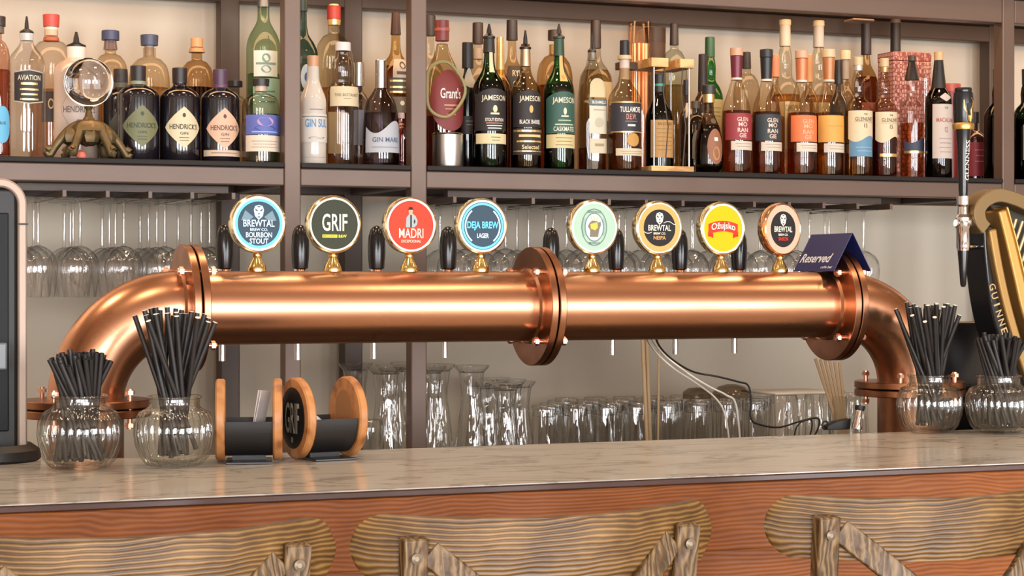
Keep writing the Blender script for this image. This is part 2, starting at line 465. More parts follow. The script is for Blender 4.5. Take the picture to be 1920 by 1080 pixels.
tag(MB().box(-1.5, 4.5, YC1 + .004, YC1 + .40, 1.05, 1.08).build('drip_ledge', pmat('dark_ledge', '#2a2624', .5), smooth=False, bevel=.002), 'dark metal drip ledge behind the bar top below the taps', 'drip tray')
MBL = MB().box(-1.45, 4.45, YC1 + .01, YC1 + .38, 0.001, 1.0495)
tag(MBL.build('underbar_unit', CABW, smooth=False), 'dark underbar unit on the bartender side carrying the drip ledge', 'cabinet')

# ================================================================== copper beer tower
PY, PZ, PR = 3.55, 1.3694, .067
XL, XM, XR = X(354, PY, 573), X(1006, PY, 573), X(1562, PY, 573)
tower = thing('beer_tower', 'large polished copper pipe beer tower arching over the bar with bolted flanges', 'beer tower', (XM, PY, 1.08))
def TP(x, y, z): return (x - XM, y - PY, z - 1.08)
MX = Matrix.Rotation(R(90), 4, 'Y')     # lathe axis z -> x
def xdisc(x, prof, seg=64):
    mb = MB(); mb.lathe(prof, seg, Matrix.Translation(TP(x, PY, PZ)) @ MX); return mb
for a, b in ((XL + .02, XM - .02), (XM + .02, XR - .02)):
    L = b - a
    xdisc(a, [(PR, 0), (PR, L)]).build('pipe', COPPER, tower)
FR = .1145
def hexbolt(M, L):
    mb = MB()
    mb.lathe([(.0046, -L), (.0046, L)], 10, M)
    for s_ in (-1, 1):
        z0 = s_ * (L - .006)
        pr = [(.0085, min(z0, z0 + s_ * .007)), (.0085, max(z0, z0 + s_ * .007))]
        mb.lathe(pr, 6, M)
        mb.lathe([(.0060, min(z0, z0 + s_ * .010)), (.0052, max(z0, z0 + s_ * .010))], 10, M)
    return mb
for xf in (XL, XM, XR):
    for s_ in (-1, 1):
        x = xf + s_ * .0085
        xdisc(x, [(PR - .004, -.0068), (FR - .001, -.0068), (FR, -.0055), (FR, .0055), (FR - .001, .0068), (PR - .004, .0068)], 72).build('flange', COPPER2, tower)
        y = xf + s_ * .016
        xdisc(y, [(PR + .0008, -.006), (PR + .006, -.002), (PR + .006, .002), (PR + .0008, .006)]).build('weld_ring', COPPER, tower)
    for k in range(4):
        a = R(45 + 90 * k)
        M = Matrix.Translation(TP(xf, PY + .093 * math.cos(a), PZ + .093 * math.sin(a))) @ MX
        hexbolt(M, .031).build('bolt', BOLT, tower, angle=40)
ER = .167
for s_, xf in ((-1, XL), (1, XR)):
    xs_ = xf + s_ * .018
    pts = []
    for i in range(25):
        a = R(90 * i / 24)
        pts.append(TP(xs_ + s_ * ER * math.sin(a), PY, PZ - ER + ER * math.cos(a)))
    MB().tube(pts, PR, 56, up=Vector((0, 1, 0))).build('elbow', COPPER, tower, angle=50)
    xc = xs_ + s_ * ER; zc = PZ - ER
    T0 = Matrix.Translation(TP(xc, PY, 0))
    for dz in (0.0, -.0165):
        MB().lathe([(PR - .004, zc + dz - .0068), (FR - .001, zc + dz - .0068), (FR, zc + dz - .0055), (FR, zc + dz + .0055), (FR - .001, zc + dz + .0068), (PR - .004, zc + dz + .0068)], 72, T0).build('flange', COPPER2, tower)
    MB().lathe([(PR, 1.0805), (PR, zc - .02)], 56, T0).build('column', COPPER2, tower)
    MB().lathe([(PR + .018, 1.0805), (PR + .018, 1.088), (PR + .002, 1.096)], 56, T0).build('foot_ring', COPPER2, tower)
    for k in range(4):
        a = R(45 + 90 * k)
        M = Matrix.Translation(TP(xc + .093 * math.cos(a), PY + .093 * math.sin(a), zc - .008))
        hexbolt(M, .031).build('bolt', BOLT, tower, angle=40)

# ---- the taps: lit round badge on a brass neck, faucet behind the pipe
def em(name, color, e, rough=.3): return pmat(name, color, .65, 0, e, spec=.15)
W_GLOW = em('badge_glow_white', '#cfe6f2', .5)
CYAN = em('badge_glow_cyan', '#62c8ee', .85)
SLATE = em('badge_slate', '#3c4d5c', .16, .15)
OLIVE = em('badge_olive', '#3d4036', .12, .15)
CREAMG = em('badge_cream', '#ddd9c2', .3)
REDG = em('badge_red', '#dc4332', .25, .15)
REDD = em('badge_red_deep', '#d2382a', .3)
YELG = em('badge_yellow', '#e0a818', .25, .15)
MINTG = em('badge_mint', '#a3bdaa', .1, .15)
TANG = em('badge_tan', '#cd9a5c', .25, .15)
PINKG = em('badge_pink', '#e2a48c', .3, .15)
DARKG = em('badge_dark', '#2d2b2d', .08, .15)
GREYG = em('badge_grey', '#9aa3a4', .3)
SHIELD = [(0, -.012), (.0065, -.006), (.0085, .004), (.006, .010), (0, .0115), (-.006, .010), (-.0085, .004), (-.0065, -.006)]
def shield(parent, cz, k, m1, m2):
    flat('emblem', [(x * k, cz + z * k) for x, z in SHIELD], .0014, m1, parent)
    mb = MB()
    def q(pts): mb.add([(x * k, -.0018, cz + z * k) for x, z in pts], [tuple(range(len(pts)))])
    q([(-.006, .006), (-.002, .003), (-.0025, .001), (-.006, .003)]); q([(.006, .006), (.006, .003), (.0025, .001), (.002, .003)])
    q([(-.002, -.002), (0, -.004), (.002, -.002), (0, -.001)]); q([(-.0035, -.006), (0, -.009), (.0035, -.006), (0, -.0065)])
    q([(-.0035, .009), (0, .0075), (.0035, .009), (0, .0098)])
    mb.build('emblem', m2, parent, smooth=False)
def face_stout(b):
    ringflat('glow_ring', .0405, .0455, .0010, CYAN, b); ringflat('glow_ring', .0455, .050, .0011, W_GLOW, b)
    mb = MB()
    for s_ in (-1, 1):
        mb.add([(s_ * .010, -.0012, .012), (s_ * .026, -.0012, .024), (s_ * .034, -.0012, .006), (s_ * .020, -.0012, .004)], [(0, 1, 2, 3)])
    mb.build('wing_print', em('badge_slate_light', '#6f8794', .25), b, smooth=False)
    shield(b, .0205, 1.15, W_GLOW, SLATE)
    text_flat('lettering', [('BREWTAL', 0, .0005, .060, .0125), ('BREW CO.', 0, -.0110, .034, .0050), ('BOURBON', 0, -.0205, .050, .0095), ('STOUT', 0, -.0320, .036, .0095)], W_GLOW, b, .002, .012)
def face_grif(b):
    ringflat('glow_ring', .046, .050, .0011, CREAMG, b)
    text_flat('lettering', [('GRIF', 0, .0035, .050, .032)], CREAMG, b, .0016, .012)
    flat('bar_print', [(-.0245, -.0190), (.005, -.0190), (.005, -.0245), (-.0245, -.0245)][::-1], .0014, em('badge_mustard', '#d8cc4a', .35), b)
    text_flat('lettering', [('B&W', .0155, -.0217, .016, .0055)], em('badge_mustard', '#d8cc4a', .35), b, .0016, .02)
    text_flat('lettering', [('BREWERY', -.0100, -.0217, .026, .0032)], OLIVE, b, .0018, .0)
def face_red(b):
    ringflat('glow_ring', .046, .050, .0011, W_GLOW, b)
    fig = MB()
    def q(m_, pts, off): m_.add([(x, -off, z) for x, z in pts], [tuple(range(len(pts)))])
    q(fig, [(-.011, -.004), (.006, -.004), (.012, .001), (.013, .009), (.009, .017), (.004, .021), (-.004, .021), (-.010, .014)], .0014)
    fig.build('figure_print', GREYG, b, smooth=False)
    f2 = MB()
    q(f2, [(-.0045, .021), (.0025, .021), (.0035, .027), (.0025, .031), (-.0045, .031), (-.0055, .026)], .0016)
    f2.build('figure_print', em('badge_skin', '#d99a78', .3), b, smooth=False)
    f3 = MB()
    q(f3, [(-.007, .0290), (.0055, .0290), (.0045, .0305), (.003, .0305), (.0025, .034), (-.004, .034), (-.0048, .0305), (-.0065, .0305)], .0018)
    q(f3, [(-.002, -.004), (.001, -.004), (.001, .019), (-.002, .019)], .0018)
    q(f3, [(.006, .002), (.0085, .006), (.0075, .012), (.005, .008)], .0018)
    f3.build('figure_print', DARKG, b, smooth=False)
    text_flat('lettering', [('MADRI', 0, -.0150, .050, .018), ('EXCEPCIONAL', 0, -.0300, .040, .005)], CREAMG, b, .0016, .006)
def face_deja(b):
    ringflat('glow_ring', .0455, .050, .0011, W_GLOW, b)
    ringflat('glow_ring', .0400, .0440, .0011, CYAN, b)
    ringflat('glow_ring', .0350, .0380, .0011, W_GLOW, b, segs=lambda a: abs(math.sin(a)) < .80)
    text_flat('lettering', [('DEJA BREW', 0, .000, .066, .0170)], CYAN, b, .0018, .022)
    text_flat('lettering', [('LAGER', 0, -.0185, .025, .0090)], W_GLOW, b, .0018, .02)
def face_mint(b):
    ringflat('glow_ring', .046, .050, .0011, W_GLOW, b)
    dk = em('badge_green_grey', '#5c6f6c', .2)
    ringflat('oval_print', .0345, .036, .0011, dk, b, sx=.78); ringflat('oval_print', .0265, .028, .0011, dk, b, sx=.74)
    flat('oval_print', circ(.0262, 40, sx=.74), .0010, em('badge_paleblue', '#b7c6cb', .12), b)
    ringflat('oval_print', .0285, .0340, .0012, em('badge_greenband', '#8aa59a', .3), b, sx=.76, segs=lambda a: abs(math.sin(a)) < .5)
    text_flat('lettering', [('BIERHALLE', 0, .0300, .030, .0045), ('MUNICH', 0, -.0310, .024, .0045)], dk, b, .0016, .01)
    g = MB(); g.add([(x, -.0016, z) for x, z in [(-.009, .006), (.006, .010), (.008, .000), (.002, -.006), (-.008, -.003)]], [(4, 3, 2, 1, 0)])
    g.build('figure_print', em('badge_goldprint', '#cfae52', .3), b, smooth=False)
    g = MB(); g.add([(x, -.0014, z) for x, z in [(-.010, -.019), (.008, -.019), (.011, -.004), (.0145, .004), (.014, .011), (.009, .009), (.005, .012), (-.004, .013), (-.011, .008), (-.014, .001), (-.009, -.006)]], [tuple(range(11))])
    g.build('figure_print', em('badge_brownprint', '#77705f', .2), b, smooth=False)
    g = MB()
    for a in (-.005, 0, .005):
        g.add([(a - .0007, -.0015, .014), (a + .0007, -.0015, .014), (a * 1.5 + .0007, -.0015, .021), (a * 1.5 - .0007, -.0015, .021)], [(0, 1, 2, 3)])
    g.build('figure_print', em('badge_goldprint', '#cfae52', .3), b, smooth=False)
def face_brew(ring, word, wmat):
    def fn(b):
        ringflat('glow_ring', .0365, .0475, .0011, ring, b); ringflat('glow_ring', .0475, .050, .0012, W_GLOW if ring is TANG else ring, b)
        shield(b, .0185, 1.05, CREAMG, DARKG)
        text_flat('lettering', [('BREWTAL', 0, .0000, .052, .0115), ('BREW CO.', 0, -.0110, .028, .0045)], CREAMG, b, .0016, .016)
        if ring is TANG:  # reflections on the badge, painted as thin pale curls
            for pts in ([(-.0365, -.0075), (-.030, -.0105), (-.024, -.0105), (-.018, -.0085)], [(.009, .0095), (.016, .0125), (.024, .0120), (.031, .0080), (.037, .0070)]):
                mb = MB(); v = []
                for q_ in curve([(a_, 0, c_) for a_, c_ in pts], 5): v += [(q_.x, -.0017, q_.z - .0006), (q_.x, -.0017, q_.z + .0006)]
                mb.add(v, [(2 * i_, 2 * i_ + 2, 2 * i_ + 3, 2 * i_ + 1) for i_ in range(len(v) // 2 - 1)]); mb.build('curl_print', CREAMG, b, smooth=False)
        text_flat('lettering', [(word, 0, -.0195, .028, .0075)], wmat, b, .0016, .02)
    return fn
def face_yellow(b):
    ringflat('glow_ring', .046, .050, .0011, W_GLOW, b)
    g = MB(); n = 16; v = []; f = []
    for i in range(n + 1):
        x = -.035 + .07 * i / n; d = -5.5 * x * x + .004
        v += [(x, -.0014, d - .0095), (x, -.0014, d + .0115)]
    for i in range(n): f.append((2 * i, 2 * i + 2, 2 * i + 3, 2 * i + 1))
    g.add(v, f); g.build('ribbon_print', REDD, b, smooth=False)
    for s_ in (-1, 1):
        g = MB()
        g.add([(s_ * .036, -.0013, -.006), (s_ * .024, -.0013, -.0100), (s_ * .024, -.0013, -.0195), (s_ * .029, -.0013, -.0165), (s_ * .036, -.0013, -.0160)], [(0, 1, 2, 3, 4)])
        g.build('ribbon_tail', em('badge_red_dark', '#b03020', .2), b, smooth=False)
    text_flat('lettering', [('Ožujsko', 0, .0045, .057, .0175)], CREAMG, b, .002, .012, arc=5.0)
TAPS = [  # px, extra yaw, face base, painter, label
    (482, 5, SLATE, face_stout, 'leftmost beer tap, glowing slate badge with animal shield above four lines of lettering'),
    (624, 5, OLIVE, face_grif, 'beer tap with dark olive badge and large cream letters, second from the left'),
    (767, 5, REDG, face_red, 'beer tap with red badge showing a man in a flat cap'),
    (901, 5, SLATE, face_deja, 'beer tap with slate badge ringed in glowing cyan, just left of the middle flange'),
    (1110, 4, MINTG, face_mint, 'beer tap with pale mint badge and oval picture, just right of the middle flange'),
    (1232, 5, DARKG, face_brew(TANG, 'NEIPA', TANG), 'beer tap with dark badge in a tan ring and painted curling white reflections'),
    (1351, 6, YELG, face_yellow, 'beer tap with yellow badge crossed by a red ribbon'),
    (1462, 17, DARKG, face_brew(PINKG, 'SAISON', REDD), 'rightmost beer tap, dark badge in a pink ring turned toward the blue reserved card'),
]
MZ = 1.5228
FACEN = Matrix.Rotation(R(90), 4, 'X')   # lathe z axis -> -y
for i, (px, yaw, fm, painter, lab) in enumerate(TAPS):
    x = X(px, PY, 425)
    t = thing('beer_tap', lab, 'beer tap', (x, PY, PZ + PR), 0, 'beer taps on the copper tower')
    h = MZ - (PZ + PR)
    neck = MB()
    neck.lathe([(.0165, -.001), (.0170, .004), (.0150, .010), (.0105, .018), (.0075, .024), (.0085, .027), (.0085, .030), (.0060, .033), (.006, .0375)], 32)
    neck.build('neck', BRASS, t)
    b = bpy.data.objects.new('badge', None)
    br = MB()
    br.lathe([(.040, -.018), (.050, -.014), (.0535, -.006), (.0540, .004), (.0530, .009), (.0505, .0108), (.0495, .0100), (.0495, .006)], 64, FACEN)
    badge = br.build('badge', BRASS_PALE if i != 7 else pmat('copper_badge', (.80, .48, .28), .16, 1), t, loc=(0, 0, h))
    badge.rotation_euler = (0, 0, R(yaw))
    bpy.data.objects.remove(b)
    # the printed face, carried 9 mm in front of the badge centre
    g = MB(); g.add([(x_, -.0085, z_) for x_, z_ in circ(.0502, 64)], [tuple(range(64))])
    face = g.build('badge_face', fm, badge, smooth=False)
    before = set(bpy.data.objects)
    painter(badge)
    for o in set(bpy.data.objects) - before:
        for v in o.data.vertices: v.co.y -= .0085
    # faucet behind the pipe
    fx = X(px - 62 - (0 if i < 4 else 18) * .9, 3.745, 470) - x
    fy = 3.745 - PY
    shank = MB(); shank.tube([(fx, PR * .6, -PR * .7), (fx, fy, -PR * .7 + .0)], .009, 14); shank.tube([(fx, fy + .012, -.075), (fx, fy, -.05), (fx, fy - .004, .005)], .0125, 16)
    shank.build('faucet', CHROME, t)
    sp = MB(); sp.tube([(fx, fy + .010, -.062), (fx, fy + .016, -.10), (fx, fy + .016, -.172)], .0065, 14, up=Vector((1, 0, 0))); sp.build('spout', STEEL, t)
    hd = MB(); hd.lathe([(.006, .004), (.0150, .006), (.0170, .030), (.0175, .050), (.0160, .070), (.0120, .083), (.0060, .0895), (0, .091)], 24, Matrix.Translation((fx, fy - .004, 0)))
    hd.build('tap_handle', BLACKP, t)

# ---- reserved tent card straddling the right flange
BLUE = pmat('card_blue', '#1f2760', .4)
ty0, ty1 = 3.475, 3.635
RZ, BZ, SP = 1.515, PZ + PR + .0015, .043
t = thing('reserved_sign', 'dark blue tent card reading Reserved astride the right pipe flange', 'sign', (XR, (ty0 + ty1) / 2, BZ))
hh = RZ - BZ; L = (ty1 - ty0) / 2
for nm, s_ in (('front_panel', -1), ('rear_panel', 1)):
    g = MB(); th = .0012
    a = (s_ * .0, hh); b_ = (s_ * SP, 0)
    v = [(a[0], -L, a[1]), (a[0], L, a[1]), (b_[0], L, b_[1]), (b_[0], -L, b_[1])]
    v2 = [(p[0] + s_ * th, p[1], p[2]) for p in v]
    g.add(v + v2, [(0, 1, 2, 3), (7, 6, 5, 4), (0, 4, 5, 1), (1, 5, 6, 2), (2, 6, 7, 3), (3, 7, 4, 0)])
    g.build(nm, BLUE, t, smooth=False)
g = MB()
SLr = math.hypot(hh, SP); ux = SP / SLr; uz = hh / SLr
for (s_, cy, cs, ww, h2, shear) in (('Reserved', .012, .031, .115, .021, .25), ("caffe bar", -.046, .0095, .045, .0055, .2)):
    vs, fs = textgeo(s_, .02)
    pts = []
    for x_, y_ in vs:
        a = -(x_ * ww + shear * y_ * h2) ; sdist = cs + y_ * h2   # reading from far (+y) to near (-y)
        fr = sdist / SLr
        pts.append((-SP * (1 - fr) - .0019, a + cy, hh * fr))
    g.add(pts, fs)
g.build('lettering', pmat('white_print', '#e9e9ee', .5), t, smooth=False)

# ================================================================== bottles
def srf(h, e): return lin(h)
SHAPES = {
 'irish': [(.0, .002), (.96, 0), (1, .012), (1, .52), (.96, .565), (.80, .61), (.56, .65), (.40, .69), (.33, .74), (.29, .82), (.28, .90)],
 'apoth': [(.0, .004), (.95, 0), (1, .02), (1, .66), (.97, .71), (.80, .755), (.50, .79), (.36, .81), (.34, .84), (.36, .90)],
 'morangie': [(.0, .002), (.92, 0), (1, .02), (1, .40), (.97, .48), (.84, .56), (.62, .64), (.44, .71), (.33, .77), (.28, .82)],
 'malt': [(.0, .002), (.94, 0), (1, .015), (1, .52), (.97, .57), (.80, .62), (.52, .655), (.46, .70), (.48, .76), (.42, .82), (.31, .87), (.29, .92)],
 'ardbeg': [(.0, .002), (.94, 0), (1, .015), (1, .54), (.95, .60), (.72, .655), (.46, .69), (.43, .73), (.45, .78), (.40, .83), (.33, .86), (.32, .92)],
 'tall': [(.0, .002), (.94, 0), (1, .012), (1, .58), (.95, .64), (.70, .69), (.42, .73), (.31, .78), (.28, .90)],
 'slope': [(.0, .002), (.94, 0), (1, .012), (1, .52), (.93, .60), (.72, .68), (.48, .75), (.34, .81), (.29, .88)],
 'round': [(.0, .002), (.94, 0), (1, .02), (1, .62), (.97, .70), (.84, .77), (.58, .815), (.34, .83), (.31, .85), (.31, .90)],
 'aviation': [(.0, .002), (.97, 0), (1, .012), (1, .64), (.96, .69), (.80, .735), (.55, .775), (.38, .81), (.34, .85), (.34, .90)],
 'botanist': [(.0, .002), (.97, 0), (1, .012), (1, .60), (.94, .635), (.78, .66), (.72, .70), (.74, .78), (.66, .85), (.50, .885), (.44, .93)],
 'suls': [(.0, .002), (.96, 0), (1, .01), (1, .56), (.93, .62), (.68, .70), (.50, .77), (.46, .84), (.45, .90)],
 'mare': [(.0, .002), (.96, 0), (1, .01), (.98, .30), (.90, .50), (.74, .62), (.44, .70), (.36, .73)],
 'decanter': [(.0, .002), (.70, 0), (.95, .06), (1, .20), (.96, .36), (.78, .52), (.52, .62), (.38, .68), (.34, .80), (.36, .88)],
 'dimple': [(.0, .002), (.95, 0), (1, .02), (.97, .30), (1.0, .48), (.90, .60), (.62, .70), (.36, .78), (.26, .84)],
}
C_ = {}
def G(c, e=None, refl=1.2): return glass('bottle_glass_' + c.strip('#'), c, e, refl)
def LQ(c): return glass('spirit_' + c.strip('#'), c, None, .5)
def OP(c, rough=.12): return pmat('bottle_dark_' + c.strip('#'), c, rough, coat=.6)
def PAP(c, rough=.6): return pmat('label_paper_' + c.strip('#'), c, rough)
def CAPM(c, rough=.45, metal=0.): return pmat('cap_%s_%d' % (c.strip('#'), int(metal * 10)), c, rough, metal)
BLK = '#1e1a1c'; CORK = '#c9986c'; CREAM = '#d8c6a8'

BOTT = []
def bottle(label, cx, wpx, ytop, Y, shape='tall', gl='#e6e8e2', edge=None, liq=None, fill=.55, caps=(), labs=(), e=0, rip=0, nrip=0, name='bottle', opaque=False, group=None, yb=None, depth=1., rz=0.):
    p = at(cx, ytop, Y); mp = mpp(p)
    H = p.z - SH; r = wpx * mp / 2
    prof = [(a * r, z * H) for a, z in SHAPES[shape]]
    # smooth the profile between given points
    t = thing(name, label, 'bottle', (p.x, Y, SH + .0003), R(rz), group or 'bottles on the back bar shelf')
    seg = 40 if wpx > 40 else 28
    def radius(zf):
        pr = SHAPES[shape][1:]
        for (a, za), (b, zb) in zip(pr, pr[1:]):
            if za <= zf <= zb and zb > za: return r * (a + (b - a) * (zf - za) / (zb - za))
        return r * pr[-1][0]
    # round the profile with a Catmull-Rom pass
    P = prof; Q = [P[0], P[1]]
    for i in range(1, len(P) - 1):
        p0, p1_, p2_, p3_ = P[max(1, i - 1)], P[i], P[i + 1], P[min(len(P) - 1, i + 2)]
        for k in range(1, 4):
            u = k / 3
            def cr(a, b, c, d): return .5 * (2 * b + (c - a) * u + (2 * a - 5 * b + 4 * c - d) * u * u + (3 * b - a - 3 * c + d) * u ** 3)
            rr = cr(p0[0], p1_[0], p2_[0], p3_[0]); zz_ = p1_[1] + (p2_[1] - p1_[1]) * u
            lo, hi = min(p1_[0], p2_[0]), max(p1_[0], p2_[0])
            Q.append((min(max(rr, lo), hi), zz_))
    def radius(zf):
        z = zf * H
        for (a, za), (b, zb) in zip(Q[1:], Q[2:]):
            if za <= z <= zb and zb > za: return a + (b - a) * (z - za) / (zb - za)
        return Q[-1][0]
    mb = MB(); mb.lathe(Q + [(Q[-1][0] * .8, Q[-1][1])], seg, None, e, 1, depth, rip, nrip)
    mb.build('glass', OP(gl) if opaque else G(gl, edge), t, angle=30)
    if liq and not opaque:
        LQp = []
        for (a, z) in Q[1:]:
            if z > fill * H: break
            LQp.append((a * .93, max(z, .006)))
        zf = fill * H; LQp.append((radius(fill) * .93, zf))
        LQp = [(0, LQp[0][1])] + LQp + [(0, zf)]
        mb = MB(); mb.lathe(LQp, seg, None, e, 1, depth); mb.build('liquid', LQ(liq), t, angle=30)
    for cpt in caps:
        kind, r0, r1, z0, z1, cm = cpt[:6]
        mb = MB()
        if kind == 'pourer':
            mb.lathe([(r * r0, H * z0), (r * r0 * 1.02, H * (z0 + .012)), (r * r0 * .75, H * (z0 + .02)), (r * r1, H * (z0 + .035)), (r * r1 * .85, H * (z0 + (z1 - z0) * .6)), (r * .05, H * z1)], 16)
            mb.build('pourer', cm, t)
        else:
            bz = min(.0012, .1 * H * (z1 - z0))
            mb.lathe([(r * r0, H * z0), (r * r1, H * z1 - bz), (r * r1 - bz, H * z1), (0, H * z1)], 24)
            mb.build(kind, cm, t)
    def q(a):
        s_ = 1.
        if e: s_ = (abs(math.cos(a)) ** e + abs(math.sin(a)) ** e) ** (-1 / e)
        return s_
    def surf(arc, zf, off):      # arc length / radius measured from the front
        a = -PI / 2 + arc
        rr = radius(zf) * q(a) + off
        return (rr * math.cos(a), rr * depth * math.sin(a), zf * H)
    for li, lb in enumerate(labs):
        shp, a0, hw, z0, z1, lm = lb[:6]; texts = lb[6] if len(lb) > 6 else []
        n = 22; v = []; f = []
        zc = (z0 + z1) / 2; hz = (z1 - z0) / 2
        for i in range(n + 1):
            u = -1 + 2 * i / n
            lo, hi = z0, z1
            if shp == 'diamond': k = (1 - abs(u)) ** .8; lo, hi = zc - hz * k, zc + hz * k
            elif shp == 'oval': k = math.sqrt(max(0, 1 - u * u)); lo, hi = zc - hz * k, zc + hz * k
            elif shp == 'arch': hi = zc + hz * (.25 + .75 * math.sqrt(max(0, 1 - u * u)))
            elif shp == 'hex': k = 1 - .14 * abs(u); hi = zc + hz * k; lo = zc - hz * k
            elif shp == 'wave': lo = z0 + (z1 - z0) * (.10 + .10 * math.sin(u * 3.6 + .4))
            elif shp == 'curve': hi = z1 - (z1 - z0) * .18 * u * u
            elif shp == 'wavetop': hi = z1 + (z1 - z0) * (.25 * math.sin(u * 3.2))
            for kk in range(9):
                v.append(surf(a0 + u * hw, lo + (hi - lo) * kk / 8, .0006 + .0005 * li))
        for i in range(n):
            for kk in range(8): f.append((i * 9 + kk, i * 9 + 9 + kk, i * 9 + 10 + kk, i * 9 + 1 + kk))
        mb = MB(); mb.add(v, f); lo_ = mb.build('label', lm, t, angle=50)
        bym = {}
        for (s_, zc_, h_, w_, tm) in texts: bym.setdefault(tm.name, (tm, []))[1].append((s_, zc_, h_, w_))
        for tm, L_ in bym.values():
            mb = MB()
            for (s_, zc_, h_, w_) in L_:
                if s_ == '-':      # rule
                    v = []; f = []
                    for i in range(9):
                        u = -1 + i / 4
                        v += [surf(a0 + u * w_ / 2, zc_ - h_ / 2, .0012 + .0005 * li), surf(a0 + u * w_ / 2, zc_ + h_ / 2, .0012 + .0005 * li)]
                    for i in range(8): f.append((2 * i, 2 * i + 2, 2 * i + 3, 2 * i + 1))
                    mb.add(v, f)
                elif s_ == 'O':    # small medallion
                    v = [surf(a0 + w_ / 2 * math.cos(k * PI / 8), zc_ + h_ / 2 * math.sin(k * PI / 8), .0012 + .0005 * li) for k in range(16)]
                    mb.add(v, [tuple(range(16))])
                else:
                    vs, fs = textgeo(s_, .012)
                    mb.add([surf(a0 + x_ * w_, zc_ + y_ * h_, .0012 + .0005 * li) for x_, y_ in vs], fs)
            mb.build('lettering', tm, lo_, smooth=False)
    return t
WHT = PAP('#e6e0d4'); INK = PAP('#3a3230'); GLD = pmat('foil_gold', (.75, .52, .22), .3, .8); CRM = PAP('#d9c9ac')
FINE = lambda z0, n, w_, m_, dz=.028, h_=.006: [('-', z0 - i * dz, h_, w_ * (1 - .12 * (i % 2)), m_) for i in range(n)]
YA, YM, YK = 4.395, 4.515, 4.65
blkp = CAPM(BLK)

# --- left bay
bottle('salmon pink bottle with round blue label at the left end of the shelf', -4, 46, 31, YA, 'round', '#e0b8a4', None, '#c98a72', .62,
       [('stopper', .62, .62, .93, 1.0, CAPM('#3b2e2a')), ('collar', .5, .5, .88, .93, CAPM('#6a5a50'))],
       [('oval', .25, .75, .10, .36, PAP('#5fa9cf'), [('BLUE', .24, .02, .5, INK)])])
bottle('clear fluted gin bottle with black plaque label and pourer', 50, 68, 31, 4.45, 'aviation', '#ece9e6', None, None, .3,
       [('stopper', .36, .42, .83, .88, CAPM('#cfc8c0', .2)), ('pourer', .38, .12, .88, 1.0, blkp)],
       [('hex', 0, .90, .38, .62, PAP('#b9b2a6')), ('hex', 0, .84, .388, .612, PAP('#332e2c'), [('AVIATION', .562, .036, 1.25, PAP('#d9cfb8')), ('-', .52, .016, .9, GLD)] + FINE(.48, 3, 1.0, GLD, .034, .012))], rip=.018, nrip=24)
bottle('clear round shouldered bottle with red cap and red cord', 96, 82, 28, 4.67, 'round', '#efe4d8', None, '#e9cdb8', .5,
       [('stopper', .36, .38, .92, 1.0, CAPM('#b8443c')), ('collar', .30, .30, .86, .92, CAPM('#e3cfc0', .2)), ('cord', .37, .35, .825, .85, CAPM('#b4593a'))],
       [('rect', .2, .8, .28, .48, PAP('#3c3330'), [('OPIHR', .40, .07, 1.0, PAP('#d0b890'))])])
bottle('milky white apothecary gin bottle with black pourer behind the crystal ball', 143, 84, 60, 4.555, 'apoth', '#c9b5a8', None, None, .3,
       [('stopper', .40, .42, .80, .885, CAPM('#d9cfc6')), ('pourer', .42, .14, .885, 1.0, blkp)],
       [('diamond', 0, .9, .17, .63, PAP('#a8968a')), ('diamond', 0, .86, .18, .62, PAP('#c6b2a5'), [("HENDRICK'S", .40, .05, 1.5, PAP('#6d5a52')), ('GIN', .31, .03, .3, PAP('#6d5a52'))])], opaque=True)
bottle('pale round shouldered bottle with dark blue stopper, left of its twin', 207, 66, 58, YK, 'round', '#ecdcc2', None, '#e0bd86', .55,
       [('stopper', .50, .50, .93, 1.0, CAPM('#38405e')), ('collar', .40, .34, .86, .93, CAPM('#6b5a58', .2))], [('rect', 0, .5, .3, .5, PAP('#c9b89a'))])
bottle('pale round shouldered bottle with dark blue stopper and black bird print', 280, 76, 66, YK, 'round', '#eedfc6', None, '#e2c28e', .6,
       [('stopper', .42, .44, .92, 1.0, CAPM('#3d465c')), ('collar', .24, .24, .84, .92, CAPM('#9b8d80', .2))],
       [('rect', 0, .6, .30, .46, PAP('#4a4a50'), [('O', .52, .06, .5, INK)])])
bottle('small amber bottle with cork stopper and dark spirit near the left rear post', 369, 64, 72, YK, 'round', '#dcb98c', None, '#5a3a26', .62,
       [('stopper', .36, .36, .93, 1.0, CAPM(CORK)), ('collar', .48, .42, .89, .925, CAPM('#b98d64')), ], [('rect', 0, .5, .2, .4, PAP('#4b3a30'))])
bottle('black apothecary gin bottle behind and left of the olive label one', 226, 66, 130, 4.55, 'apoth', '#171418', opaque=True,
       caps=[('capsule', .40, .40, .86, 1.0, CAPM('#3a3330')), ('band', .39, .39, .78, .86, CAPM('#6b6a58'))], labs=[('diamond', -.1, .85, .15, .6, PAP('#5c574a'))])
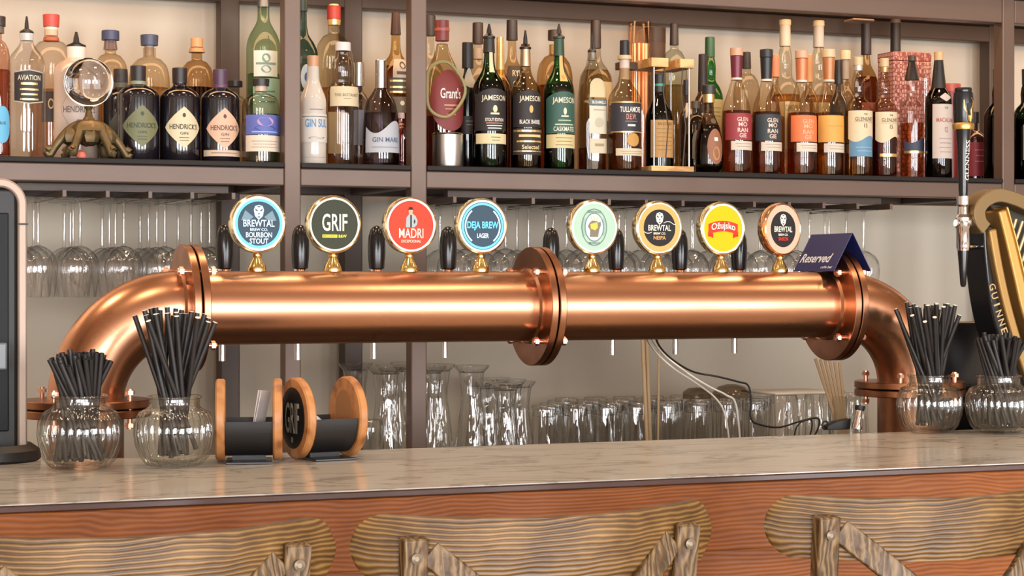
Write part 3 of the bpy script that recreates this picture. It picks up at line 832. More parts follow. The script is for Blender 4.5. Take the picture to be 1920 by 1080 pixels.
for (lab, cx, wp, yt, cc, band, lc, tc, strip) in (
    ('black apothecary gin bottle with olive diamond label', 259, 80, 124, '#2c2422', '#8c9278', '#6f7050', '#38402c', None),
    ('black apothecary gin bottle with cream diamond label', 337, 77, 128, '#2a211f', None, '#cdbf9e', '#3a3426', None),
    ('black apothecary gin bottle with purple cap and pink diamond label', 413, 75, 131, '#54384e', '#60425a', '#cfa88e', '#5a3a34', '#c6ae98')):
    caps = [('capsule', .36, .38, .84, 1.0, CAPM(cc))]
    if band: caps.append(('band', .385, .385, .80, .84, CAPM(band)))
    labs = [('diamond', 0, 1.0, .145, .58, PAP(lc), [("HENDRICK'S", .37, .055, 1.45, PAP(tc)), ('GIN', .30, .028, .4, PAP(tc)), ('O', .49, .045, .16, PAP(tc))] + FINE(.255, 2, .5, PAP(tc), .03, .006))]
    if strip: labs.append(('rect', 0, 1.2, .07, .135, PAP(strip), FINE(.105, 1, 1.4, PAP(tc))))
    bottle(lab, cx, wp - 2, yt, 4.445, 'apoth', '#141118', opaque=True, caps=caps, labs=labs)
bottle('small clear bottle with flat black cap, left of the blue and pink label', 441, 50, 152, 4.53, 'round', '#e6d6c4', caps=[('stopper', .55, .55, .93, 1.0, blkp)], labs=[('rect', 0, .7, .2, .5, PAP('#c7b29a'))])
# --- narrow bay
bottle('tall pale green bottle with white floral print and grey foil, touching the left post', 494, 64, -26, YK, 'aviation', '#b4c8a8', None, '#8fbfa6', .52,
       [('foil', .36, .30, .885, 1.0, CAPM('#747a82', .35, .6))],
       [('rect', -.1, .75, .50, .64, PAP('#d6ddd4'), [('O', .60, .05, .5, PAP('#7e9a88')), ('O', .54, .04, .6, PAP('#7e9a88')), ('-', .57, .012, 1.2, PAP('#7e9a88'))]), ('rect', 0, .9, .30, .49, PAP('#8fb59f'), FINE(.42, 3, .9, PAP('#5d8070')))])
bottle('clear gin bottle with black cork cap, blue and pink picture above a cream label', 489, 70, 148, YA, 'round', '#ece4d8', None, '#dccdbb', .52,
       [('stopper', .44, .46, .915, 1.0, CAPM('#2a2522')), ('collar', .33, .33, .85, .915, CAPM('#c3a993', .3))],
       [('rect', 0, 1.15, .33, .56, PAP('#5a64a8'), [('O', .48, .11, .9, PAP('#b58cae')), ('O', .40, .07, 1.2, PAP('#3d4a92')), ('-', .36, .012, 1.5, PAP('#8fb0d8'))]), ('rect', 0, 1.15, .13, .32, PAP('#d6c4b2'), FINE(.25, 3, 1.5, PAP('#8d7a6c'), .035))])
# --- middle bay
bottle('dark green square shouldered gin bottle with white crest, half hidden by the left post', 566, 62, -26, YM, 'tall', '#5c7a72', '#1c3028', None, .5,
       [('capsule', .34, .34, .86, 1.0, CAPM('#20302a'))], [('oval', 0, .35, .42, .56, PAP('#cfd8d8'), [('O', .49, .05, .25, PAP('#3a5a8a'))]), ('rect', 0, .4, .37, .41, PAP('#a9b6b2'))])
bottle('tequila bottle with red cap and gold band holding golden spirit', 626, 72, 12, 4.64, 'round', '#ece0c4', None, '#e0a93c', .50,
       [('stopper', .36, .36, .92, 1.0, CAPM('#9e2f2a')), ('stopper_top', .26, .26, .995, 1.012, CAPM('#d8c08a')), ('band', .33, .36, .885, .92, GLD)], [('rect', 0, .6, .10, .35, PAP('#c7b07c'))])
bottle('white stoneware gin bottle with cork and blue lettering', 587, 50, 105, YA, 'suls', '#bdb4aa', opaque=True, caps=[('stopper', .42, .46, .90, 1.0, CAPM('#b98b66'))],
       labs=[('rect', 0, 1.3, .0601, .063, PAP('#6d7f96')), ('rect', 0, 1.3, .20, .46, PAP('#c2bbb2'), [('GIN SUL', .375, .075, 1.75, PAP('#3f82b8')), ('-', .435, .006, 2.3, PAP('#5a5a62')), ('-', .50, .006, 1.0, PAP('#5a5a62')), ('~', .24, .02, 1.2, PAP('#8a8078'))])])
bottle('clear etched gin bottle with bulbous neck, white cap and cream label', 643, 58, 80, 4.41, 'botanist', '#ece6e4', None, None, .5,
       [('stopper', .50, .50, .93, 1.0, CAPM('#d8d2cc')), ],
       [('rect', 0, 1.25, .475, .635, PAP('#c9b999'), [('THE BOTANIST', .565, .024, 1.7, PAP('#7d6e56')), ('-', .535, .004, .5, PAP('#7d6e56'))])], rip=.012, nrip=20)
bottle('silver capped bottle with grey label between the white cap and the blue tinted gin', 673, 40, 118, 4.53, 'tall', '#cfd0d2', None, None, .5,
       [('capsule', .50, .50, .78, 1.0, pmat('cap_silver', (.72, .70, .68), .22, 1))], [('rect', .1, .9, .22, .55, PAP('#8e959e'))])
bottle('blue tinted conical gin bottle with tall silver cap and pale lower label', 714, 70, 113, YA, 'mare', '#a39ca8', None, '#b9b0ba', .5,
       [('capsule', .30, .30, .735, 1.0, pmat('cap_silver', (.72, .70, .68), .22, 1))],
       [('wavetop', 0, 1.25, .12, .36, PAP('#a9abb2'), [('GIN MARE', .24, .045, 1.55, PAP('#3d5470')), ('-', .17, .008, 1.6, PAP('#7e8896'))])])
bottle('amber tequila bottle with carved mask front and dark wooden stopper beside the right post', 742, 58, 24, 4.56, 'tall', '#d8b377', None, '#a8682c', .66,
       [('stopper', .34, .26, .86, 1.0, CAPM('#3a2018'))],
       [('rect', .2, .7, .58, .70, PAP('#b9a690'), [('O', .66, .05, .5, PAP('#4a4038')), ('-', .61, .02, .9, PAP('#4a4038'))]), ('rect', .1, .9, .48, .58, PAP('#4a4032'), [('-', .56, .012, 1.6, GLD), ('-', .52, .012, 1.6, GLD), ('-', .49, .012, 1.6, GLD)]), ('rect', .1, .7, .36, .46, PAP('#6e5c42'), [('O', .42, .03, .3, PAP('#e0d4b0'))])])
bottle('small rosy bottle standing low behind the conical gin bottle', 752, 34, 212, 4.50, 'round', '#dfa89c', None, '#d88f80', .7, [('stopper', .4, .4, .9, 1.0, CAPM('#c9b0a6'))])
# --- right bay
bottle('clear bottle with black cap just behind the red capped triangular one', 806, 56, 29, YK, 'tall', '#e6dccb', None, '#d9b27c', .4, [('capsule', .38, .38, .87, 1.0, CAPM('#2e2320'))])
bottle('triangular whisky bottle with red cap and red oval label', 829, 76, 38, 4.47, 'dimple', '#d9c5a0', None, '#8c5028', .35,
       [('capsule', .34, .34, .86, 1.0, CAPM('#7e3530')), ('ring', .37, .37, .925, .945, CAPM('#a8554c'))],
       [('oval', .1, 1.05, .25, .66, PAP('#7a2e2c'), [("Grant's", .50, .07, 1.05, WHT), ('-', .42, .01, .7, PAP('#b98a6a')), ('-', .395, .006, .6, PAP('#b98a6a')), ('-', .36, .006, .5, PAP('#b98a6a'))])], e=2.6)
bottle('black slim bottle with plain black cap and white neck tag beside the steel cup', 877, 46, 80, 4.50, 'tall', '#181614', opaque=True, caps=[('capsule', .48, .46, .80, 1.0, blkp)],
       labs=[('oval', 0, .8, .64, .80, PAP('#b8b2a4')), ('rect', 0, .9, .28, .42, PAP('#3d3632'), FINE(.38, 2, 1.0, PAP('#9d8f86')))])
bottle('clear bottle with brown cap behind the first green irish bottle', 896, 50, 43, YK, 'tall', '#e8dcc8', None, '#d6b890', .4, [('capsule', .42, .40, .86, 1.0, CAPM('#33231d')), ('neck_tag', .40, .36, .76, .83, CAPM('#a89a8a'))])
bottle('irish whiskey bottle in green glass with black label, cream strip and pourer', 917, 62, 45, YA, 'irish', '#2e5a34', '#0c1a0e', '#2a1c10', .60,
       [('capsule', .36, .33, .80, .90, CAPM('#2b2623')), ('pourer', .37, .16, .90, 1.0, blkp)],
       [('curve', 0, 1.35, .255, .545, PAP('#221d1e'), [('JAMESON', .475, .048, 1.65, PAP('#d8ccb2')), ('O', .405, .05, .28, PAP('#d8c6a0')), ('-', .372, .012, .55, PAP('#e0d4b4')), ('STOUT EDITION', .330, .022, 1.2, WHT), ('-', .307, .005, 1.1, PAP('#c98a6a'))] + FINE(.29, 2, 1.0, WHT, .018, .006)),
        ('rect', .05, 1.3, .165, .235, PAP('#cfbf96'), FINE(.21, 2, .6, INK, .02, .004)), ('rect', 0, .32, .66, .83, PAP('#d6c098'))])
bottle('bottle with shiny gold foil neck between the two front black label whiskeys', 938, 46, 70, 4.54, 'tall', '#d8b070', None, '#a8662a', .6, [('foil', .36, .30, .68, 1.0, pmat('foil_gold', (.75, .52, .22), .3, .8))])
bottle('tall rear bottle with black cap and black shoulder label, right of the gold foil neck', 960, 54, 38, YK, 'tall', '#e0c49c', None, '#b07838', .5, [('capsule', .40, .38, .87, 1.0, CAPM('#2b201c'))],
       [('rect', 0, .8, .50, .70, PAP('#3b3430'), [('RYE', .65, .04, .7, PAP('#cfc2a8')), ('OLD', .58, .04, .6, PAP('#cfc2a8'))])])
bottle('irish whiskey bottle with black label, striped gold lower label and champagne foil neck', 985, 58, 57, YA, 'irish', '#b9a27c', None, '#4a2e18', .52,
       [('foil', .36, .32, .74, .865, pmat('foil_champagne', (.78, .62, .42), .22, .9)), ('pourer', .38, .15, .865, 1.0, blkp)],
       [('curve', 0, 1.3, .295, .56, PAP('#201b1c'), [('JAMESON', .495, .05, 1.55, PAP('#d8ccb2')), ('O', .425, .055, .26, PAP('#c8a460')), ('BLACK BARREL', .335, .03, 1.5, WHT)]),
        ('rect', 0, 1.3, .10, .288, PAP('#2b2018'), [('-', .27, .014, 2.4, GLD), ('-', .235, .018, 1.6, PAP('#d9bc84')), ('-', .195, .012, 1.9, GLD), ('Selected', .155, .03, 1.2, PAP('#d9c49a')), ('-', .125, .008, 2.4, GLD)])])
bottle('rounded amber bottle with dark cap and white neck tag behind the emerald whiskey', 1040, 68, 57, YK, 'round', '#d8b684', None, '#b98442', .62, [('capsule', .38, .38, .93, 1.0, CAPM('#33231d')), ('neck_tag', .26, .26, .83, .90, CAPM('#d0c4b4'))], [('rect', -.2, .7, .3, .55, PAP('#7a3a2a'))])
bottle('emerald irish whiskey bottle with green label and cream strip', 1048, 58, 45, YA, 'irish', '#2f8a44', '#0b2a12', '#1c3a1a', .52,
       [('capsule', .36, .33, .78, .90, CAPM('#2d4a34')), ('pourer', .38, .16, .90, 1.0, CAPM('#3a342e'))],
       [('curve', 0, 1.35, .245, .53, PAP('#30544a'), [('JAMESON', .465, .05, 1.65, PAP('#d8ccb2')), ('O', .395, .05, .22, PAP('#d8d0b0')), ('-', .362, .01, .5, PAP('#e0d4b4')), ('-', .333, .008, .9, PAP('#9fb49a')), ('CASKMATES', .275, .032, 1.5, PAP('#d8d8c4')), ('-', .305, .008, 1.3, PAP('#b9c4a8'))]),
        ('rect', 0, 1.32, .145, .238, PAP('#c9b989'), FINE(.215, 3, 1.2, PAP('#8a7c58'), .024, .005)), ('rect', 0, .32, .60, .78, PAP('#d3a566'), [('O', .63, .035, .3, PAP('#b98848'))])])
bottle('tall shouldered bottle with dark brown capsule rising behind the square arched label bottle', 1117, 62, 38, YK, 'tall', '#e4dccb', None, '#d3bd8e', .68, [('capsule', .33, .31, .82, 1.0, CAPM('#33251f'))], [('rect', .2, .7, .35, .6, PAP('#c9ad80'))])
bottle('square whiskey bottle with tall arched cream label and black pourer', 1110, 46, 62, 4.44, 'slope', '#dcd6c6', None, '#b07848', .17,
       [('stopper', .34, .34, .80, .86, CAPM('#8b8276', .3)), ('pourer', .36, .14, .86, 1.0, CAPM('#2a2422'))],
       [('arch', .15, .72, .53, .67, PAP('#cbbb94')), ('rect', .15, .72, .475, .515, PAP('#5b6c72'), [('BUSHMILLS', .495, .022, 1.1, WHT)]), ('rect', .15, .74, .27, .47, PAP('#cfc6b0'), FINE(.44, 1, .9, PAP('#8c8270')) + [('O', .35, .07, .7, PAP('#b9b09a'))]), ('rect', .15, .72, .13, .235, PAP('#cdbfa4'), [('-', .19, .02, .7, PAP('#9c8a6a'))])], e=5)
bottle('whiskey bottle with black label, cream collar and black stopper beside the wooden frame', 1171, 62, 76, YA, 'irish', '#d3c2a2', None, '#9c6238', .50,
       [('stopper', .30, .29, .885, 1.0, blkp), ('collar', .42, .42, .855, .885, CAPM('#c9b08a')), ('neck_tag', .31, .30, .70, .855, CAPM('#c8b4a8'))],
       [('rect', 0, 1.35, .30, .52, PAP('#2a2730'), [('TULLAMORE', .465, .042, 1.4, WHT), ('D.E.W.', .41, .042, .65, PAP('#c98c7c')), ('-', .375, .005, .8, PAP('#a08070')), ('-', .345, .014, .5, WHT)]), ('rect', 0, 1.35, .515, .525, GLD), ('rect', 0, 1.35, .29, .30, GLD),
        ('oval', .1, .42, .185, .285, PAP('#b98c48')), ('rect', .05, 1.0, .115, .17, PAP('#c9bca0'), FINE(.148, 2, 1.4, PAP('#8c8068'), .018, .004))])
bottle('dark bottle with kraft paper label and green striped neck inside the wooden frame', 1236, 52, 140, 4.415, 'slope', '#3a2a20', '#150d08', '#2a1810', .7,
       [('capsule', .40, .40, .82, 1.0, CAPM('#2b2a28')), ('band', .41, .41, .88, .905, CAPM('#3fa070'))],
       [('rect', 0, 1.1, .15, .53, PAP('#b58a52'), [('BALCONES', .49, .028, 1.1, PAP('#6e5230'))] + FINE(.44, 6, 1.3, PAP('#7e6238'), .042, .005))])
bottle('sloping shouldered bottle with dark capsule behind the wooden frame', 1264, 50, 44, 4.66, 'round', '#dcdccb', None, '#c9b489', .6, [('capsule', .34, .30, .86, 1.0, CAPM('#2e2421'))])
bottle('slim dark bottle with white neck tag right of the wooden frame', 1287, 28, 150, 4.55, 'tall', '#2a1c16', opaque=True, caps=[('capsule', .42, .42, .84, 1.0, blkp)], labs=[('rect', 0, .6, .60, .76, PAP('#cfc8bc')), ('rect', 0, .8, .2, .42, PAP('#5a4a40'))])
bottle('dark slim bottle with tall black and white capsule in front of the green bottle', 1318, 36, 102, 4.60, 'ardbeg', '#3a2c20', opaque=True, caps=[('capsule', .52, .46, .70, 1.0, CAPM('#241e1e'))], labs=[('rect', .2, .8, .40, .52, PAP('#b9b2a6'))])
bottle('squat decanter bottle with grey arched label beside the oak stand', 1304, 42, 190, 4.50, 'round', '#b7a288', None, '#6c4428', .55, [('stopper', .40, .40, .9, 1.0, CAPM('#55493e'))], [('arch', 0, .75, .22, .62, PAP('#8f8b7a'))])
bottle('squat brown decanter with ringed stopper and copper oval label', 1329, 52, 160, YA, 'decanter', '#a08468', None, '#5c3620', .55,
       [('stopper', .50, .50, .90, 1.0, CAPM('#332b29')), ('collar', .42, .42, .80, .90, GLD)], [('oval', .1, .70, .10, .50, PAP('#8a5a40'), [('O', .22, .16, .6, PAP('#a87a50')), ('-', .38, .04, .3, WHT)]), ('oval', .1, .35, .56, .62, PAP('#54483a'))])
bottle('bright green glass whisky bottle with cream label at the rear', 1331, 50, 70, 4.70, 'ardbeg', '#3f9a50', '#12401c', None, .5, [('capsule', .38, .36, .86, 1.0, CAPM('#2c5a38'))], [('rect', 0, 1.1, .2, .56, PAP('#b8a878'), FINE(.5, 3, .9, PAP('#8a7c50')))])
for (lab, cx, yt, capc, lc, corkc, spirit) in (
    ('curvy malt whisky bottle with burgundy capsule and red label', 1381, 90, '#6e2a38', '#8e2f36', '#cfa284', '#a85c34'),
    ('curvy malt whisky bottle with black stopper and dark teal label', 1437, 93, '#2b2a2c', '#2b3538', '#2b2a2c', '#a05a3a'),
    ('curvy malt whisky bottle with orange capsule and orange label', 1503, 95, '#d07a50', '#e07444', '#d2a885', '#b4683c'),
    ('curvy malt whisky bottle with copper capsule and golden label', 1554, 93, '#b9784c', '#d99a48', '#d8bd92', '#c49048')):
    tm = PAP('#e4c4b4') if lc != '#e07444' else PAP('#f0a884')
    texts = [('GLEN', .435, .034, .78, tm), ('MO', .395, .034, .62, tm), ('RAN', .350, .034, .74, tm), ('GIE', .308, .034, .50, tm)] if lc != '#d99a48' else [('-', .40, .004, 1.2, PAP('#b97c30'))]
    bottle(lab, cx, 56, yt, YA + (.025 if cx == 1554 else 0), 'morangie', '#eadcc8', None, spirit, .50,
           [('capsule', .35, .42, .76, .935, CAPM(capc, .4, .2)), ('stopper', .44, .44, .937, 1.0, CAPM(corkc)), ('collar', .38, .38, .745, .762, CAPM('#d8c8b8'))],
           [('rect', -.05, 1.25, .265, .475, PAP(lc), [(s_, z_ - .008, h_, w_, m_) for s_, z_, h_, w_, m_ in texts]), ('rect', .10, .95, .185, .255, PAP('#cdbfae'), FINE(.235, 2, 1.3, PAP('#8c7e6e'), .022, .004))])
bottle('bottle with small dark cap peeking out between the red and teal label malts', 1400, 50, 98, 4.6, 'round', '#e2d6c2', None, '#d8c09a', .5, [('stopper', .34, .30, .87, 1.0, CAPM('#2d2726'))])
bottle('bottle with slim peach cap peeking out right of the teal label malt', 1454, 36, 103, 4.55, 'tall', '#e2cfb4', None, '#cf9a68', .5, [('capsule', .42, .40, .82, 1.0, CAPM('#d88c66'))])
bottle('tall clear bottle with ivory cap at the rear, left of its twin', 1472, 56, 46, YK, 'malt', '#efe6d2', None, '#dfaf5a', .55, [('capsule', .38, .36, .86, 1.0, CAPM('#b7ab98')), ('stopper', .40, .40, .995, 1.03, CAPM('#cdb592'))], [('rect', 0, .9, .2, .5, PAP('#c8b890'), [('CAMERON', .46, .04, 1.0, PAP('#8a7c5c'))])])
bottle('bottle with slim tan capsule half hidden by the orange capsule malt', 1517, 36, 103, 4.55, 'tall', '#e2cfb4', None, '#cf9a58', .5, [('capsule', .40, .38, .78, 1.0, CAPM('#c8925c'))])
bottle('tall clear bottle with ivory cap at the rear, right of its twin', 1535, 54, 48, YK, 'malt', '#efe6d2', None, '#dfb46a', .55, [('capsule', .38, .36, .86, 1.0, CAPM('#a9a296')), ('stopper', .40, .40, .995, 1.03, CAPM('#cdb592'))], [('rect', 0, .9, .2, .5, PAP('#c8b890'))])
bottle('slim bottle with black cap behind the golden label malt', 1572, 34, 113, 4.55, 'tall', '#3a3028', opaque=True, caps=[('capsule', .46, .44, .80, 1.0, CAPM('#26211f'))])
bottle('slim clear bottle with cream cork and printed neck left of the blue wave label', 1585, 40, 95, 4.60, 'tall', '#e2d6c2', None, '#cfa968', .5, [('stopper', .50, .50, .93, 1.0, CAPM('#cfb690')), ('neck_tag', .36, .34, .78, .93, CAPM('#9a8a78'))])
for (lab, cx, yt, capc, wave, liqc, wd, tl) in (
    ('malt whisky bottle with cream label ending in a blue wave', 1609, 107, '#d0b88e', '#5f88a4', '#cf9a52', 52, ('THE', 'GLENLIVET')),
    ('malt whisky bottle with cream label above a gold band and cranberry spirit', 1658, 110, '#d0b48a', None, '#8c3c38', 48, ('THE', 'GLENLIVET'))):
    labs = [('wave', 0, 1.3, .285, .545, PAP('#cfbf9f'), [(tl[0], .515, .014, .3, INK), (tl[1], .475, .032, 1.5, PAP('#6a5238')), ('15', .42, .034, .26, PAP('#6a4238')), ('-', .45, .003, 1.6, PAP('#8a7658'))])]
    if wave: labs.insert(0, ('rect', 0, 1.15, .165, .34, PAP(wave), FINE(.24, 2, 1.4, PAP('#8fb0c4'), .03, .005)))
    else: labs.append(('rect', 0, .9, .17, .195, GLD))
    bottle(lab, cx, wd, yt, YA, 'malt', '#e8dcc0' if wave else '#e0c8b4', None, liqc, .55, [('stopper', .36, .36, .93, 1.0, CAPM(capc)), ('band', .30, .33, .885, .93, CAPM('#b98c5a' if not wave else '#c9c0b0', .3, .3))], labs)
bottle('dark capsuled amber bottle touching the upper shelf, behind the blue wave label', 1624, 46, 42, 4.73, 'tall', '#d8b684', None, '#a86a34', .66, [('capsule', .42, .40, .80, 1.0, CAPM('#2a2426'))], [('rect', 0, .9, .2, .5, PAP('#9a4a30'))])
bottle('dark capsuled bottle touching the upper shelf, left of the pink mesh box', 1679, 46, 42, 4.745, 'tall', '#dccab0', None, '#b98450', .5, [('capsule', .42, .40, .82, 1.0, CAPM('#2a2426')), ('stopper', .42, .42, .995, 1.02, CAPM('#7a6a58'))])
bottle('clear bottle with black bell shaped stopper, navy curved label and orange bands', 1710, 45, 104, 4.45, 'malt', '#ebe2dc', None, '#c88a5a', .45,
       [('stopper', .62, .30, .80, .955, CAPM('#2a201e')), ('stopper_top', .36, .34, .955, 1.0, CAPM('#4a3a2e'))],
       [('wavetop', 0, 1.25, .225, .31, PAP('#343a4c')), ('rect', 0, 1.25, .205, .225, pmat('foil_gold', (.75, .52, .22), .3, .8))])
bottle('dark sherry malt bottle with tall pale label and black bell capsule under a cork', 1760, 50, 97, YA, 'tall', '#3c2018', '#140a06', '#2a120c', .66,
       [('capsule', .60, .34, .68, .93, CAPM('#231d1c')), ('stopper', .36, .36, .93, 1.0, CAPM('#d0ab7c'))],
       [('rect', 0, 1.05, .155, .58, PAP('#b9aba2'), [('THE', .55, .018, .3, PAP('#7a6a66')), ('MACALLAN', .455, .034, 1.5, PAP('#9c5248')), ('12', .38, .04, .25, PAP('#7a6a66'))] + FINE(.31, 4, 1.1, PAP('#8a7c78'), .035, .005)), ('diamond', 0, .5, .60, .67, PAP('#b9aba2'))])
bottle('burgundy bottle with red lower label between the stout handle and the dark green malts', 1828, 40, 210, 4.52, 'tall', '#3a1a18', opaque=True, caps=[('capsule', .4, .4, .84, 1.0, CAPM('#2a1c1a'))], labs=[('rect', 0, 1.3, .08, .56, PAP('#8e2a34'), FINE(.45, 3, 1.2, PAP('#c98a84'), .08, .01))])
for (lab, cx, frame, tx) in (('near black green islay malt bottle with white script label, left of its twin', 1872, False, 'Ardbeg'), ('near black green malt bottle with gold framed label at the right edge', 1926, True, 'Ardbeg')):
    labs = [('hex', .05, .95, .16, .52, PAP('#2c3230' if not frame else '#a87c5c'))]
    labs.append(('hex', .05, .90, .168, .512, PAP('#23201f'), [(tx, .455, .065, 1.3, WHT)] + FINE(.39, 5, .9, PAP('#7c8c80'), .035, .006)))
    bottle(lab, cx, 54, 130, YA + .02, 'ardbeg', '#152a1c', '#050c07', '#1a120a', .55, [('capsule', .36, .38, .86, 1.0, CAPM('#2a2c28', .3, .3))], labs)

# --- other things on the bottle shelf
p = at(163, 157, 4.42); k = mpp(p)
ball = thing('crystal_ball', 'clear crystal ball on ornate bronze scroll footed stand among the gin bottles', 'crystal ball', (p.x - .002, 4.388, SH + .0003))
rb = 45.5 * k; zb = p.z - SH
n = 24
MB().lathe([(rb * math.sin(PI * i / n), zb - rb * math.cos(PI * i / n)) for i in range(n + 1)], 48).build('ball', None or (lambda: (lambda m_: m_)(pmat('crystal', '#ffffff', 0.0)))(), ball, angle=80)
cm = MATS['crystal'].node_tree.nodes['Principled BSDF']; cm.inputs['Transmission Weight'].default_value = 1; cm.inputs['IOR'].default_value = 1.5
MB().lathe([(.012, zb - rb - .036), (.016, zb - rb - .032), (.009, zb - rb - .022), (.006, zb - rb - .008), (.010, zb - rb + .0005), (.008, zb - rb + .002)], 20).build('stem', BRONZE, ball)
zt = zb - rb - .030
MB().lathe([(.010, zt - .056), (.034, zt - .040), (.042, zt - .024), (.038, zt - .012), (.028, zt - .004), (.020, zt), (0, zt)], 24, rip=.06, nrip=8).build('pedestal', BRONZE, ball)
for kk in range(6):
    a = R(-90 + 60 * kk + 30)
    pts = []; sc = []
    for i in range(26):
        u = i / 25
        if u < .6:
            v_ = u / .6; rr = .018 + .062 * v_; z = zt - .012 - (zt - .026) * (v_ ** 1.7)
        else:
            v_ = (u - .6) / .4; th = -PI / 2 + v_ * 2.2 * PI; q_ = .0105 * (1 - .55 * v_); rr = .080 + q_ * math.cos(th) + .002; z = .0155 + q_ * math.sin(th) 
        sc.append(1.35 - .8 * u); pts.append((rr * math.cos(a), .62 * rr * math.sin(a), max(z, .0098 * sc[-1])))
    MB().tube(pts, .0095, 10, scales=sc).build('leg', BRONZE, ball, angle=60)
    MB().lathe([(.002, zt * .35), (.013, zt * .42), (.017, zt * .58), (.012, zt * .72), (.002, zt * .80)], 10, Matrix.Translation((.046 * math.cos(a + .52), .030 * math.sin(a + .52), 0)), rip=.15, nrip=5).build('ornament', BRONZE, ball)
p = at(180, 285, 4.37)
tag(MB().lathe([(.010, 0), (.012, .006), (.009, .015), (.002, .020), (0, .0205)], 12).build('pink_ornament', pmat('salmon', '#ef7f6c', .4), loc=(at(150, 285, 4.40).x, 4.385, SH + .0003)), 'small salmon pink piece under the crystal ball stand', 'ornament')

p = at(841, 250, 4.365); k = mpp(p)
cup = thing('shaker_cup', 'brushed steel cup standing in front of the triangular whisky bottle', 'cup', (p.x, 4.37, SH + .0003))
hh = p.z - SH; rr = 29 * k
MB().lathe([(rr * .97, 0), (rr, .003), (rr, hh), (rr - .0012, hh), (rr - .0014, .004), (0, .004)], 40).build('wall', STEEL, cup, angle=30)
MB().lathe([(rr + .0004, hh - .004), (rr + .0012, hh - .002), (rr + .0004, hh)], 40).build('rim', CHROME, cup)
# pale olive hoop on the triangular bottle
p = at(836, 170, 4.40); k = mpp(p)
pts = [(38 * k * (1 + .12 * math.cos(3 * a)) * math.cos(a), 0, 52 * k * math.sin(a)) for a in [R(i * 7.5) for i in range(48)]]
hp = MB(); hp.tube(pts, .0038, 8, closed=True, up=Vector((0, 1, 0)))
hp = hp.build('olive_hoop', pmat('olive_rubber', '#8d8558', .5), loc=(p.x, 4.412, p.z + .004)); tag(hp, 'thin pale olive hoop around the triangular whisky bottle', 'hoop')

# copper cylinder lamp and brown canister behind the frame
p = at(1199, 42, 4.62); k = mpp(p)
cyl = thing('copper_cylinder', 'tall shiny copper striped glass cylinder behind the wooden frame', 'cylinder', (p.x, 4.62, SH + .0003))
hh = p.z - SH; rr = 22 * k
MB().lathe([(rr, 0), (rr, hh), (rr - .002, hh), (rr - .002, .004), (0, .004)], 40).build('glass_shell', glass('copper_glass', '#fbe6d4', '#d09a70', 1.2), cyl, angle=30)
for i in range(9):
    a = 2 * PI * i / 9
    MB().lathe([(.0055, .005), (.0055, hh * .86), (.003, hh * .865)], 8, Matrix.Translation(((rr - .013) * math.cos(a), (rr - .013) * math.sin(a), 0))).build('copper_rod', pmat('copper_bright', (.98, .62, .40), .3, .7), cyl)
p = at(1231, 52, 4.765); k = mpp(p)
can = thing('whisky_canister', 'plain brown cylindrical canister right behind the copper striped cylinder', 'canister', (p.x, 4.775, SH + .0003))
hh = p.z - SH; rr = 20 * k
MB().lathe([(rr, 0), (rr, hh * .9)], 40).build('tube', pmat('brown_card', '#5e4432', .6), can, angle=30)
MB().lathe([(rr * 1.02, hh * .9), (rr * 1.02, hh), (0, hh)], 40).build('lid', pmat('brown_card_lid', '#4a3426', .5), can, angle=30)

# wooden frame around a bottle
fxx = at(1247, 310, 4.40); k = mpp(fxx)
fr = thing('display_stand', 'small light oak display stand with steel rods around a kraft labelled bottle', 'display stand', (fxx.x, 4.415, SH + .0003))
zt = at(1247, 113, 4.40).z - SH; hw = 41 * k / .93
# the frame bottle must stand on the base plate hole: base is a ring of slats
g = MB(); g.box(-hw, hw, -.058, -.042, 0, .014); g.box(-hw, hw, .042, .058, 0, .014); g.box(-hw, -hw + .012, -.042, .042, 0, .014); g.box(hw - .012, hw, -.042, .042, 0, .014)
g.build('base', OAK, fr, smooth=False, bevel=.001)
g = MB(); g.box(-hw, -.012, -.058, .058, zt - .022, zt); g.box(.020, hw, -.058, .058, zt - .022, zt); g.box(-.012, .020, 0.035, .058, zt - .022, zt)
g.build('top_plate', OAK, fr, smooth=False, bevel=.001)
g = MB(); g.box(-hw - .045, -hw - .0005, .02, .055, zt - .022, zt - .004); g.build('side_arm', pmat('dark_brown_wood', '#4b3426', .5), fr, smooth=False, bevel=.001)
for sx in (-1, 1):
    for y in (-.050, .050):
        MB().lathe([(.0022, .014), (.0022, zt - .022)], 10, Matrix.Translation((sx * (hw - .010), y, 0))).build('rod', STEEL, fr)
for x_ in (-.018, .03):
    MB().tube([(x_, -.052, .014), (x_ + .006, -.056, zt * .4), (x_ - .006, -.054, zt * .7), (x_, -.05, zt - .022)], .0016, 8, up=Vector((1, 0, 0))).build('cord', pmat('dark_cord', '#4a3c34', .6), fr)

# pink mesh box, red tin
def meshbox():
    m, nt, b = newmat('pink_scale_print')
    tc = nt.nodes.new('ShaderNodeTexCoord'); mp_ = nt.nodes.new('ShaderNodeMapping'); mp_.inputs['Scale'].default_value = (130, 130, 90)
    vo = nt.nodes.new('ShaderNodeTexVoronoi'); vo.feature = 'DISTANCE_TO_EDGE'; vo.inputs['Scale'].default_value = 1; vo.inputs['Randomness'].default_value = .35
    cr = nt.nodes.new('ShaderNodeValToRGB'); cr.color_ramp.elements[0].position = .05; cr.color_ramp.elements[0].color = lin('#7a3c36'); cr.color_ramp.elements[1].position = .2; cr.color_ramp.elements[1].color = lin('#cf9a8e')
    nt.links.new(tc.outputs['Object'], mp_.inputs[0]); nt.links.new(mp_.outputs[0], vo.inputs['Vector']); nt.links.new(vo.outputs['Distance'], cr.inputs[0]); nt.links.new(cr.outputs[0], b.inputs['Base Color'])
    b.inputs['Roughness'].default_value = .4
    return m
a = at(1676, 96, 4.60); b = at(1746, 96, 4.60)
bxm = meshbox()
